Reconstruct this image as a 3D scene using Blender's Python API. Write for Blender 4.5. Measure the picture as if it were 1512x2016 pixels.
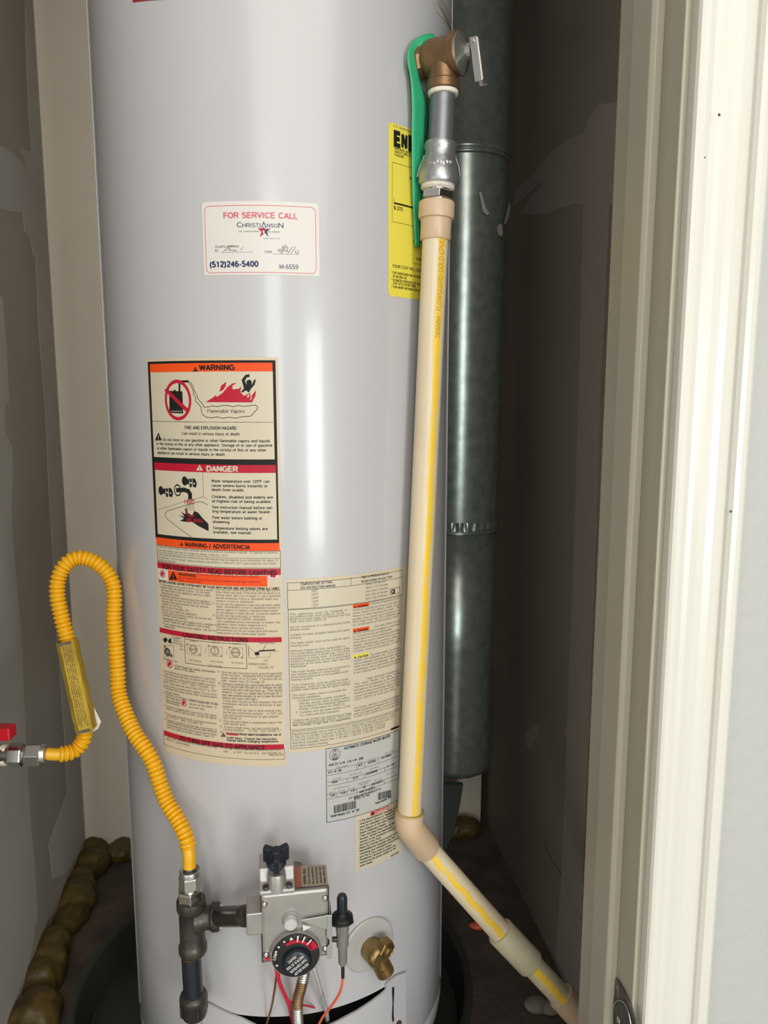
import bpy, bmesh, math, random
from mathutils import Vector, Matrix
from mathutils.geometry import tessellate_polygon
random.seed(7)
for o in list(bpy.data.objects): bpy.data.objects.remove(o)
SC = bpy.context.scene
COL = SC.collection
V = Vector
pi = math.pi

# ------------------------------------------------------------ camera
F = 1514.0
PITCH = math.radians(8.6)
CP, SP = math.cos(PITCH), math.sin(PITCH)
CAM = V((0, 0, 0.95))
cd = bpy.data.cameras.new('camera'); cam = bpy.data.objects.new('camera', cd); COL.objects.link(cam)
cam.location = CAM; cam.rotation_euler = (pi/2 - PITCH, 0, 0)
cd.sensor_fit = 'VERTICAL'; cd.sensor_height = 36; cd.lens = F/2016*36; cd.clip_start = .02
SC.camera = cam
# ------------------------------------------------------------ world, lamps, exposure
SC.view_settings.view_transform = 'Standard'; SC.view_settings.look = 'None'
SC.view_settings.gamma = 1; SC.view_settings.use_curve_mapping = False
SC.view_settings.exposure = 0.0
w = bpy.data.worlds.new('room_light'); SC.world = w; w.use_nodes = True
w.node_tree.nodes['Background'].inputs[0].default_value = (1, .96, .92, 1)
w.node_tree.nodes['Background'].inputs[1].default_value = 0.5
def area(name, loc, target, sx, sy, power, col):
    l = bpy.data.lights.new(name, 'AREA'); l.shape = 'RECTANGLE'; l.size = sx; l.size_y = sy
    l.energy = power; l.color = col
    o = bpy.data.objects.new(name, l); COL.objects.link(o); o.location = loc
    o.rotation_euler = (V(target)-V(loc)).to_track_quat('-Z', 'Y').to_euler()
    return o
area('window_daylight', (1.45, -2.10, .72), (-.1, .9, .9), .60, 1.15, 36, (.93, 1, .98))
area('window_daylight_far', (.12, -3.6, 1.3), (.1, 1.2, .9), .7, 1.8, 34, (.90, 1, .95))
area('ceiling_bounce', (.7, -1.5, 2.42), (.45, .4, .6), 2.4, 1.8, 38, (1, .91, .80))
area('floor_bounce_fill', (-1.3, -1.3, .22), (-.1, .9, .5), .7, .4, 5, (1, .97, .86))  # added low lamp, stands in for sunlight bounced up off the floor

# ------------------------------------------------------------ geometry of the place
def ray(x, y):
    a = (x-756)/F; b = (1008-y)/F
    return V((a, CP + b*SP, -SP + b*CP))
def P(x, y, Y): d = ray(x, y); return CAM + d*(Y/d.y)
def PL(x, y, o, n): d = ray(x, y); return CAM + d*((V(o)-CAM).dot(V(n))/d.dot(V(n)))
def mm_px(p): return ((p-CAM).y*CP - (p-CAM).z*SP)/F     # metres per pixel at p
R = .22
TC = V((-.1354, 1.0382))                                  # tank axis
def cyl(x, y, rad=R):
    d = ray(x, y); ox, oy = CAM.x-TC.x, CAM.y-TC.y
    A = d.x**2+d.y**2; B = 2*(ox*d.x+oy*d.y); Cc = ox*ox+oy*oy-rad*rad
    D = max(B*B-4*A*Cc, 0); t = (-B-math.sqrt(D))/(2*A)
    p = CAM+d*t
    return rad*math.atan2(p.x-TC.x, -(p.y-TC.y)), p.z      # arc length (at rad), height
def wrap(s, z, e=0): a = s/R; return V((TC.x+(R+e)*math.sin(a), TC.y-(R+e)*math.cos(a), z))
rr = V((.9906, .1371, 0)); ww = V((.1371, -.9906, 0)); BL = V((-.621, 1.48, 0))
def C3(a, b, z): return BL + rr*a + ww*b + V((0, 0, z))    # closet frame: a right, b towards the door
AW = .86; BF = .855; AJ = .718; BJ = .9697; CEIL = 2.44

# ------------------------------------------------------------ materials
def mat(name, col, rough=.5, metal=0, noise=None, bump=None, spec=.5, coat=0):
    m = bpy.data.materials.new(name); m.use_nodes = True; nt = m.node_tree; b = nt.nodes['Principled BSDF']
    b.inputs['Base Color'].default_value = (*col, 1); b.inputs['Roughness'].default_value = rough
    b.inputs['Metallic'].default_value = metal; b.inputs['Specular IOR Level'].default_value = spec
    b.inputs['Coat Weight'].default_value = coat; b.inputs['Coat Roughness'].default_value = .1
    if noise or bump:
        tc = nt.nodes.new('ShaderNodeTexCoord')
    if noise:
        sc, col2, lo, hi = noise[:4]
        n = nt.nodes.new('ShaderNodeTexNoise'); n.inputs['Scale'].default_value = sc; n.inputs['Detail'].default_value = 6
        mp = nt.nodes.new('ShaderNodeMapping')
        if len(noise) > 4: mp.inputs['Scale'].default_value = noise[4]
        nt.links.new(tc.outputs['Object'], mp.inputs[0]); nt.links.new(mp.outputs[0], n.inputs['Vector'])
        r = nt.nodes.new('ShaderNodeValToRGB'); r.color_ramp.elements[0].position = lo; r.color_ramp.elements[1].position = hi
        r.color_ramp.elements[0].color = (*col, 1); r.color_ramp.elements[1].color = (*col2, 1)
        nt.links.new(n.outputs[0], r.inputs[0]); nt.links.new(r.outputs[0], b.inputs['Base Color'])
    if bump:
        n2 = nt.nodes.new('ShaderNodeTexNoise'); n2.inputs['Scale'].default_value = bump[0]; n2.inputs['Detail'].default_value = 3
        nt.links.new(tc.outputs['Object'], n2.inputs['Vector'])
        bp = nt.nodes.new('ShaderNodeBump'); bp.inputs['Strength'].default_value = bump[1]; bp.inputs['Distance'].default_value = bump[2]
        nt.links.new(n2.outputs[0], bp.inputs['Height']); nt.links.new(bp.outputs[0], b.inputs['Normal'])
    return m
M = {}
M['tank'] = mat('grey_enamel', (.485, .475, .495), .29, bump=(420, .10, .0006), coat=.32)
M['tank_dark'] = mat('black_opening', (.008, .008, .008), .8)
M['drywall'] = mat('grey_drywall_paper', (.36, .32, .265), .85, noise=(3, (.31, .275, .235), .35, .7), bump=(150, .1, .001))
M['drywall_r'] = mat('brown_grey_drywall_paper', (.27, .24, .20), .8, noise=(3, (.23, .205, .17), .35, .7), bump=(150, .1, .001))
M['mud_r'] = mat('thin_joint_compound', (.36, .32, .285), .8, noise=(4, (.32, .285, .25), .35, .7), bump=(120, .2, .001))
M['mud'] = mat('joint_compound', (.47, .44, .40), .8, noise=(5, (.42, .39, .35), .35, .7), bump=(90, .15, .001))
M['backwall'] = mat('cream_drywall', (.86, .77, .65), .8, noise=(2, (.78, .69, .58), .3, .75), bump=(120, .1, .001))
M['paint_wall'] = mat('textured_pale_blue_grey_paint', (.43, .435, .425), .6, bump=(70, .35, .004))
M['white_paint'] = mat('semi_gloss_white_paint', (.66, .64, .585), .24, bump=(60, .05, .001), noise=(6, (.63, .61, .555), .4, .7, (1, 1, .15)))
M['jamb_paint'] = mat('cream_jamb_paint', (.40, .37, .295), .35, bump=(60, .05, .001), noise=(5, (.37, .34, .27), .4, .7, (1, 1, .15)))
M['floor'] = mat('dusty_brown_concrete', (.13, .10, .075), .9, noise=(14, (.07, .055, .045), .35, .65), bump=(60, .5, .004))
M['floor_out'] = mat('pale_tile_floor', (.50, .46, .40), .5, noise=(4, (.44, .41, .36), .35, .65))
M['galv'] = mat('galvanized_steel', (.38, .43, .405), .27, .66, noise=(60, (.27, .305, .285), .35, .7), bump=(300, .1, .0006))
M['galvcast'] = mat('galvanized_malleable_iron', (.42, .43, .44), .38, .85, bump=(250, .35, .001))
M['galvnip'] = mat('galvanized_nipple', (.25, .26, .28), .42, .7, noise=(40, (.19, .20, .21), .35, .7))
M['chrome'] = mat('plated_steel', (.62, .62, .60), .18, 1)
M['dullsteel'] = mat('dull_plated_steel', (.50, .50, .48), .3, .9, bump=(200, .1, .0005))
M['bronze'] = mat('aged_bronze', (.28, .165, .085), .4, .7, noise=(50, (.19, .11, .055), .3, .7))
M['brass'] = mat('yellow_brass', (.36, .25, .10), .36, .85, noise=(60, (.26, .17, .07), .3, .7))
M['iron'] = mat('black_iron', (.055, .048, .042), .36, .5, noise=(60, (.085, .075, .065), .4, .75), bump=(220, .4, .001))
M['ironpipe'] = mat('black_lacquered_pipe', (.022, .025, .032), .25, .2)
M['ironpipe2'] = mat('brown_iron_pipe', (.07, .06, .05), .3, .6, bump=(120, .2, .001))
M['castal'] = mat('die_cast_aluminium', (.40, .38, .365), .4, .6, noise=(40, (.345, .33, .315), .35, .7), bump=(300, .15, .0005))
M['bracket'] = mat('zinc_bracket', (.50, .53, .50), .3, .8)
M['yellowhose'] = mat('yellow_coated_hose', (.76, .39, .008), .28, spec=.5)
M['yellowpaper'] = mat('faded_yellow_paper', (.52, .35, .03), .7, noise=(60, (.34, .22, .02), .35, .7, (1, 1, .3)))
M['cpvc'] = mat('cream_cpvc', (.70, .59, .42), .32, noise=(8, (.64, .53, .37), .35, .7))
M['cpvc_tan'] = mat('tan_cpvc_fitting', (.62, .45, .30), .35, noise=(20, (.57, .41, .27), .35, .7))
M['cpvc_dull'] = mat('dusty_cpvc_fitting', (.52, .47, .33), .5, noise=(20, (.44, .39, .27), .35, .7))
M['stripe'] = mat('yellow_stripe_print', (.80, .52, .04), .38, noise=(70, (.72, .50, .14), .5, .75))
M['glue'] = mat('yellow_primer_stain', (.42, .29, .07), .4)
M['stripe_ink'] = mat('brown_stripe_ink', (.40, .24, .03), .5)
M['green'] = mat('green_plastic_strap', (.03, .36, .17), .4)
M['yellow'] = mat('yellow_label_paper', (.74, .63, .075), .45)
M['black'] = mat('black_print', (.010, .010, .010), .6, spec=.25)
M['grey_print'] = mat('grey_print', (.17, .155, .13), .6)
M['beige'] = mat('beige_label_paper', (.56, .495, .38), .4)
M['beige_edge'] = mat('cream_label_border', (.58, .48, .34), .4)
M['silver'] = mat('silver_grey_label', (.46, .455, .44), .35)
M['white'] = mat('white_label_paper', (.66, .63, .60), .4)
M['red'] = mat('crimson_print', (.43, .008, .03), .5, spec=.3)
M['pinkred'] = mat('rose_red_print', (.62, .09, .13), .4)
M['orange'] = mat('orange_red_print', (.78, .075, .008), .5, spec=.3)
M['navy'] = mat('navy_print', (.02, .02, .10), .4)
M['dialblack'] = mat('black_dial_plastic', (.012, .011, .012), .35)
M['knob'] = mat('blue_black_plastic', (.010, .016, .026), .32)
M['rubber'] = mat('grey_rubber_boot', (.20, .185, .165), .55)
M['redplastic'] = mat('red_lever_coating', (.50, .01, .02), .3)
M['redwire'] = mat('red_wire_jacket', (.62, .02, .05), .4)
M['orangewire'] = mat('orange_wire_jacket', (.80, .13, .05), .4)
M['copper'] = mat('copper_tube', (.45, .26, .12), .35, .8)
M['tape'] = mat('white_thread_tape', (.78, .70, .62), .6, bump=(200, .5, .002))
M['foam'] = mat('amber_spray_foam', (.125, .085, .018), .5, noise=(25, (.06, .038, .008), .35, .7), bump=(80, .5, .004))
M['sticker_red'] = mat('faded_red_print', (.36, .09, .055), .5)
M['sticker_tan'] = mat('tan_foil_sticker', (.34, .29, .21), .45)
M['decal_red'] = mat('dark_red_decal', (.30, .02, .015), .4)
M['alu'] = mat('soft_aluminium', (.62, .63, .65), .3, .45)
M['pan'] = mat('dark_plastic_pan', (.030, .032, .026), .45, bump=(40, .1, .001))
M['plasticdisc'] = mat('off_white_plastic', (.43, .42, .41), .35)
M['stone'] = mat('pale_pebble', (.30, .28, .24), .9, noise=(60, (.2, .18, .15), .35, .7))
M['hinge'] = mat('dark_hinge_metal', (.06, .052, .045), .5, .2, noise=(60, (.15, .13, .11), .5, .7))
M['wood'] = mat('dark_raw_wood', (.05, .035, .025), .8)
M['sheet'] = mat('dull_sheet_metal', (.13, .15, .14), .45, .5)

# ------------------------------------------------------------ mesh builder
class MB:
    def __init__(s): s.v = []; s.f = []; s.m = []; s.sm = []
    def add(s, vs, fs, mi=0, smooth=True):
        o = len(s.v); s.v += [tuple(v) for v in vs]
        for f in fs: s.f.append([i+o for i in f]); s.m.append(mi); s.sm.append(smooth)
        return s
    def box(s, c, ax, ay, az, hx, hy, hz, mi=0):
        c = V(c); vs = []
        for i in (-1, 1):
            for j in (-1, 1):
                for k in (-1, 1): vs.append(c+ax*(i*hx)+ay*(j*hy)+az*(k*hz))
        return s.add(vs, [(0, 1, 3, 2), (4, 6, 7, 5), (0, 4, 5, 1), (2, 3, 7, 6), (0, 2, 6, 4), (1, 5, 7, 3)], mi, False)
    def prism(s, pts, d, mi=0, smooth=False):
        """pts: planar 3D outline, d: extrusion vector"""
        n = len(pts); vs = [V(p) for p in pts]+[V(p)+V(d) for p in pts]
        tri = tessellate_polygon([[V(p) for p in pts]])
        fs = [tuple(t) for t in tri]+[tuple(reversed([i+n for i in t])) for t in tri]
        s.add(vs, fs, mi, False)
        s.add(vs, [(i, (i+1) % n, (i+1) % n+n, i+n) for i in range(n)], mi, smooth)
        return s
    def lathe(s, prof, o, ax, seg=32, mi=0, smooth=True, x=None, phase=0, caps=True):
        """prof [(r,h)], axis ax from o"""
        o = V(o); ax = V(ax).normalized()
        if x is None: x = ax.orthogonal().normalized()
        else: x = (V(x)-ax*V(x).dot(ax)).normalized()
        y = ax.cross(x); vs = []
        for r, h in prof:
            for i in range(seg):
                a = 2*pi*i/seg+phase; vs.append(o+ax*h+x*(r*math.cos(a))+y*(r*math.sin(a)))
        fs = []
        for j in range(len(prof)-1):
            for i in range(seg): k = (i+1) % seg; fs.append((j*seg+i, j*seg+k, (j+1)*seg+k, (j+1)*seg+i))
        s.add(vs, fs, mi, smooth)
        if caps:
            b = len(s.v)-len(vs)
            if prof[0][0] > 1e-6: s.f.append([b+i for i in reversed(range(seg))]); s.m.append(mi); s.sm.append(False)
            if prof[-1][0] > 1e-6: s.f.append([b+(len(prof)-1)*seg+i for i in range(seg)]); s.m.append(mi); s.sm.append(False)
        return s
    def tube(s, pts, rad, seg=12, mi=0, caps=True):
        pts = [V(p) for p in pts]; n = len(pts)
        rads = rad if isinstance(rad, (list, tuple)) else [rad]*n
        T = [(pts[min(i+1, n-1)]-pts[max(i-1, 0)]).normalized() for i in range(n)]
        x = T[0].orthogonal().normalized(); vs = []
        for i in range(n):
            if i: x = (T[i-1].rotation_difference(T[i]) @ x); x = (x-T[i]*x.dot(T[i])).normalized()
            y = T[i].cross(x)
            for k in range(seg): a = 2*pi*k/seg; vs.append(pts[i]+x*(rads[i]*math.cos(a))+y*(rads[i]*math.sin(a)))
        fs = [(j*seg+i, j*seg+(i+1) % seg, (j+1)*seg+(i+1) % seg, (j+1)*seg+i) for j in range(n-1) for i in range(seg)]
        s.add(vs, fs, mi, True)
        if caps:
            b = len(s.v)-len(vs)
            s.f.append([b+i for i in reversed(range(seg))]); s.m.append(mi); s.sm.append(False)
            s.f.append([b+(n-1)*seg+i for i in range(seg)]); s.m.append(mi); s.sm.append(False)
        return s
    def sphere(s, c, r, sx=1, sy=1, sz=1, seg=16, mi=0, jit=0):
        vs = []; n = seg//2
        for j in range(n+1):
            for i in range(seg):
                t = pi*j/n; a = 2*pi*i/seg; q = 1+random.uniform(-jit, jit)
                vs.append(V(c)+V((sx*r*q*math.sin(t)*math.cos(a), sy*r*q*math.sin(t)*math.sin(a), sz*r*q*math.cos(t))))
        s.add(vs, [(j*seg+i, (j+1)*seg+i, (j+1)*seg+(i+1) % seg, j*seg+(i+1) % seg) for j in range(n) for i in range(seg)], mi)
        return s
    def build(s, name, mats, parent=None, bevel=0, sharp=40):
        me = bpy.data.meshes.new(name); me.from_pydata(s.v, [], s.f)
        for m in (mats if isinstance(mats, (list, tuple)) else [mats]): me.materials.append(M[m] if isinstance(m, str) else m)
        me.polygons.foreach_set('material_index', s.m); me.polygons.foreach_set('use_smooth', s.sm)
        me.validate(); me.update()
        bm = bmesh.new(); bm.from_mesh(me)
        bmesh.ops.remove_doubles(bm, verts=bm.verts, dist=1e-6)
        if getattr(s, 'fixn', True): bmesh.ops.recalc_face_normals(bm, faces=bm.faces)
        for e in bm.edges:
            if len(e.link_faces) == 2 and e.calc_face_angle(0) > math.radians(sharp): e.smooth = False
        bm.to_mesh(me); bm.free()
        o = bpy.data.objects.new(name, me); COL.objects.link(o)
        if parent: o.parent = parent; o.matrix_parent_inverse = Matrix.Translation(-root_loc(parent))
        if bevel:
            b = o.modifiers.new('bevel', 'BEVEL'); b.width = bevel; b.segments = 2; b.limit_method = 'ANGLE'; b.angle_limit = math.radians(35)
        return o
def root_loc(p):
    return p.location if p.type == 'EMPTY' else V((0, 0, 0))
def thing(name, loc, label, cat, group=None):
    o = bpy.data.objects.new(name, None); COL.objects.link(o); o.location = loc; o.empty_display_size = .05
    return tag(o, label, cat, group)
def tag(o, label=None, cat=None, group=None, kind=None):
    if label: o['label'] = label
    if cat: o['category'] = cat
    if group: o['group'] = group
    if kind: o['kind'] = kind
    return o
def spline(pts, n):
    pts = [V(p) for p in pts]; out = []
    for i in range(len(pts)-1):
        p0 = pts[max(i-1, 0)]; p1 = pts[i]; p2 = pts[i+1]; p3 = pts[min(i+2, len(pts)-1)]
        for k in range(n):
            t = k/n; out.append(.5*((2*p1)+(p2-p0)*t+(2*p0-5*p1+4*p2-p3)*t*t+(3*p1-p0-3*p2+p3)*t**3))
    out.append(pts[-1]); return out
def resample(pts, step):
    out = [pts[0]]; acc = 0
    for i in range(1, len(pts)):
        a, b = pts[i-1], pts[i]; L = (b-a).length; t = step-acc
        while t <= L and L > 0: out.append(a+(b-a)*(t/L)); t += step
        acc = (acc+L) % step if True else 0
    return out
def extr(fn, outline, h0, h1, mb=None, mi=0):
    mb = mb or MB()
    return mb.prism([fn(a, b, h0) for a, b in outline], V((0, 0, h1-h0)), mi)

# ------------------------------------------------------------ text
# plain grotesque drawn with a pen: cap height 10, x height 7.3; E = arc (cx,cy,rx,ry,from,to), L = polyline
def E(cx, cy, rx, ry, a0=0, a1=360):
    n = max(4, int(abs(a1-a0)/30)); return [(cx+rx*math.cos(math.radians(a0+(a1-a0)*k/n)), cy+ry*math.sin(math.radians(a0+(a1-a0)*k/n))) for k in range(n+1)]
def L_(*p): return [(p[i], p[i+1]) for i in range(0, len(p), 2)]
GL = {
 'A': (7.4, [L_(.5, 0, 3.7, 9.6, 6.9, 0), L_(1.7, 3.2, 5.7, 3.2)]), 'B': (7.4, [L_(1, 5.1, 1, .5, 4.2, .5)+E(4.2, 2.8, 2.3, 2.3, -90, 90)+L_(1, 5.1, 1, 9.5, 4, 9.5)+E(4, 7.3, 2.1, 2.2, 90, -90)]),
 'C': (7.8, [E(4.2, 5, 3.4, 4.5, 42, 318)]), 'D': (7.8, [L_(1, .5, 1, 9.5, 3.6, 9.5)+E(3.6, 5, 3.5, 4.5, 90, -90)+L_(1, .5)]), 'E': (6.8, [L_(6.2, 9.5, 1, 9.5, 1, .5, 6.4, .5), L_(1, 5.1, 5.8, 5.1)]),
 'F': (6.3, [L_(6, 9.5, 1, 9.5, 1, 0), L_(1, 5, 5.4, 5)]), 'G': (8.2, [E(4.2, 5, 3.5, 4.5, 45, 300)+L_(7.3, 1.8, 7.3, 4.7, 4.6, 4.7)]), 'H': (7.7, [L_(1, 0, 1, 10), L_(6.7, 0, 6.7, 10), L_(1, 5.2, 6.7, 5.2)]),
 'I': (2.8, [L_(1.4, 0, 1.4, 10)]), 'J': (5.6, [L_(4.7, 10, 4.7, 2.8)+E(2.7, 2.8, 2, 2.3, 0, -170)]), 'K': (7.4, [L_(1, 0, 1, 10), L_(6.6, 10, 1, 4.2), L_(2.9, 6, 6.9, 0)]), 'L': (5.9, [L_(1, 10, 1, .5, 5.7, .5)]),
 'M': (8.8, [L_(1, 0, 1, 9.6, 4.4, 1, 7.8, 9.6, 7.8, 0)]), 'N': (7.8, [L_(1, 0, 1, 9.7, 6.8, .3, 6.8, 10)]), 'O': (8.2, [E(4.1, 5, 3.5, 4.5)]), 'P': (7, [L_(1, 0, 1, 9.5, 4, 9.5)+E(4, 7, 2.4, 2.5, 90, -90)+L_(1, 4.5)]),
 'Q': (8.2, [E(4.1, 5, 3.5, 4.5), L_(4.8, 2.6, 7.4, -.2)]), 'R': (7.5, [L_(1, 0, 1, 9.5, 4.2, 9.5)+E(4.2, 7.2, 2.4, 2.3, 90, -90)+L_(1, 4.9), L_(4.6, 4.8, 6.7, 0)]),
 'S': (7.2, [E(3.6, 7.2, 2.7, 2.3, 25, 200)+L_(1.4, 5.9, 5.6, 4.3)+E(3.6, 2.9, 2.8, 2.4, 20, -155)]), 'T': (6.6, [L_(3.3, 0, 3.3, 9.5), L_(.3, 9.5, 6.3, 9.5)]), 'U': (7.6, [L_(1, 10, 1, 3.5)+E(3.8, 3.5, 2.8, 3, 180, 360)+L_(6.6, 10)]),
 'V': (7, [L_(.4, 10, 3.5, .4, 6.6, 10)]), 'W': (10, [L_(.4, 10, 2.8, .4, 5, 9.6, 7.2, .4, 9.6, 10)]), 'X': (7, [L_(.5, 10, 6.5, 0), L_(6.5, 10, .5, 0)]), 'Y': (7, [L_(.4, 10, 3.5, 4.5, 6.6, 10), L_(3.5, 4.5, 3.5, 0)]), 'Z': (6.6, [L_(.5, 9.5, 6.1, 9.5, .5, .5, 6.2, .5)]),
 'a': (5.8, [E(2.8, 5.2, 2, 1.7, 155, 0)+L_(4.8, 0), E(2.6, 2.1, 1.9, 1.6, 60, 350)+L_(4.8, 3.6, 2.6, 3.7)]), 'b': (6, [L_(.9, 0, .9, 10), E(3.1, 3.6, 2.2, 3.2)]), 'c': (5.3, [E(3, 3.6, 2.3, 3.2, 50, 310)]), 'd': (6, [L_(5.1, 0, 5.1, 10), E(2.9, 3.6, 2.2, 3.2)]),
 'e': (5.8, [L_(.8, 3.7, 5.1, 3.7)+E(2.95, 3.8, 2.2, 3.1, 0, 315)]), 'f': (3.2, [L_(1.5, 0, 1.5, 8.2, 2.1, 9.5, 3.1, 9.5), L_(.2, 6.8, 2.9, 6.8)]), 'g': (6, [E(2.9, 3.7, 2.2, 3.1), L_(5.1, 7.2, 5.1, -.6)+E(3, -.6, 2.1, 1.8, 0, -150)]), 'h': (5.8, [L_(.9, 0, .9, 10), L_(.9, 4.6)+E(2.9, 4.8, 2, 2, 170, 0)+L_(4.9, 0)]),
 'i': (2.3, [L_(1.15, 0, 1.15, 7.2), L_(1.15, 8.8, 1.15, 10)]), 'j': (2.4, [L_(1.3, 7.2, 1.3, -1.6, .2, -2.3), L_(1.3, 8.8, 1.3, 10)]), 'k': (5.3, [L_(.9, 0, .9, 10), L_(4.6, 7.2, .9, 3), L_(2.3, 4.4, 4.9, 0)]), 'l': (2.3, [L_(1.15, 0, 1.15, 10)]),
 'm': (8.8, [L_(.9, 0, .9, 7.2), E(2.7, 5, 1.8, 1.8, 170, 0)+L_(4.5, 0), E(6.2, 5, 1.7, 1.8, 170, 0)+L_(7.9, 0)]), 'n': (5.8, [L_(.9, 0, .9, 7.2), E(2.9, 4.8, 2, 2, 170, 0)+L_(4.9, 0)]), 'o': (6, [E(3, 3.6, 2.3, 3.2)]), 'p': (6, [L_(.9, -2.6, .9, 7.2), E(3.1, 3.6, 2.2, 3.2)]), 'q': (6, [L_(5.1, -2.6, 5.1, 7.2), E(2.9, 3.6, 2.2, 3.2)]),
 'r': (3.6, [L_(.9, 0, .9, 7.2), L_(.9, 4.4, 1.7, 6.2, 3.4, 6.8)]), 's': (5.3, [E(2.6, 5.2, 1.9, 1.6, 25, 195)+L_(1.2, 4.2, 4.1, 3.1)+E(2.6, 2, 2.1, 1.6, 20, -155)]), 't': (3.2, [L_(1.5, 9, 1.5, 1.2, 2, .4, 3, .4), L_(.2, 6.8, 2.9, 6.8)]), 'u': (5.8, [L_(.9, 7.2, .9, 2.4)+E(2.9, 2.4, 2, 2, 180, 350), L_(4.9, 7.2, 4.9, 0)]),
 'v': (5.3, [L_(.4, 7.2, 2.65, .4, 4.9, 7.2)]), 'w': (7.8, [L_(.4, 7.2, 2.2, .4, 3.9, 7, 5.6, .4, 7.4, 7.2)]), 'x': (5.2, [L_(.4, 7.2, 4.8, 0), L_(4.8, 7.2, .4, 0)]), 'y': (5.3, [L_(.4, 7.2, 2.7, .5), L_(4.9, 7.2, 2.2, -1.4, .9, -2.3)]), 'z': (5, [L_(.5, 6.7, 4.5, 6.7, .5, .5, 4.6, .5)]),
 '0': (5.9, [E(2.95, 5, 2.3, 4.5)]), '1': (5.9, [L_(1.3, 7.5, 3.4, 9.4, 3.4, 0)]), '2': (5.9, [E(2.9, 7.1, 2.3, 2.4, 165, -20)+L_(.7, .5, 5.4, .5)]), '3': (5.9, [E(2.9, 7.3, 2.1, 2.2, 150, -80), E(2.9, 2.8, 2.3, 2.3, 85, -155)]), '4': (5.9, [L_(4.2, 0, 4.2, 9.4, .5, 2.9, 5.6, 2.9)]), '5': (5.9, [L_(5, 9.5, 1.5, 9.5, 1, 5.1)+E(2.9, 3.1, 2.3, 2.7, 130, -155)]),
 '6': (5.9, [E(2.9, 3.1, 2.2, 2.7), E(3.3, 5, 2.6, 4.5, 60, 190)]), '7': (5.9, [L_(.6, 9.5, 5.3, 9.5, 2.2, 0)]), '8': (5.9, [E(2.95, 7.3, 2, 2.2), E(2.95, 2.8, 2.3, 2.3)]), '9': (5.9, [E(2.95, 6.9, 2.2, 2.6), E(2.5, 5, 2.6, 4.5, 10, -120)]),
 '.': (2.9, [L_(1.4, 0, 1.4, 1.1)]), ',': (2.9, [L_(1.5, .9, 1.1, -1.5)]), '-': (3.5, [L_(.4, 3.5, 3.1, 3.5)]), ':': (2.9, [L_(1.4, 0, 1.4, 1.2), L_(1.4, 5.8, 1.4, 7)]), ';': (2.9, [L_(1.5, 1, 1.1, -1.4), L_(1.4, 5.8, 1.4, 7)]), "'": (2, [L_(1, 7.2, 1, 10)]), '"': (3.4, [L_(.8, 7, .8, 10), L_(2.4, 7, 2.4, 10)]), '(': (3.4, [E(4.4, 3.9, 3.2, 6.2, 115, 245)]), ')': (3.4, [E(-1, 3.9, 3.2, 6.2, 65, -65)]),
 '/': (3.2, [L_(.2, -.3, 2.9, 10.2)]), '&': (7.2, [L_(6.6, 0, 1.9, 7)+E(3, 7.9, 1.4, 1.7, 200, -60)+L_(1.6, 4.4)+E(2.9, 2.6, 2.1, 2.2, 150, 330)+L_(6.2, 4.8)]), '!': (2.8, [L_(1.4, 3, 1.4, 10), L_(1.4, 0, 1.4, 1.2)]), '*': (4, [L_(2, 6, 2, 10), L_(.4, 7, 3.6, 9), L_(.4, 9, 3.6, 7)]), '$': (6, [E(2.9, 7, 2.2, 2, 25, 200)+L_(1.1, 5.9, 4.8, 4.3)+E(2.9, 3, 2.2, 2.1, 20, -155), L_(2.9, -.8, 2.9, 10.8)]),
 '\u00b0': (3.2, [E(1.6, 8.4, 1.1, 1.3)]), '\u2022': (3.2, [L_(1.5, 3.4, 1.5, 5.4), L_(.6, 4.4, 2.4, 4.4)]), '\u00ae': (6.5, [E(3.2, 5.2, 2.8, 3.6), L_(2.4, 3.4, 2.4, 7, 4, 6, 2.4, 5.3, 4.2, 3.4)]), '\u25a1': (7, [L_(1, 1, 1, 9, 6, 9, 6, 1, 1, 1)]), '\u039b': (7.4, [L_(.5, 0, 3.7, 9.6, 6.9, 0)]),
}
for k_, b_ in (('\u00f1', 'n'), ('\u00f3', 'o'), ('\u00fa', 'u'), ('\u00e9', 'e')):
    GL[k_] = (GL[b_][0], GL[b_][1]+[L_(1.9, 8.7, 4.1, 9.4)])
CAPH = 1.0
_cache = {}
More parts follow.
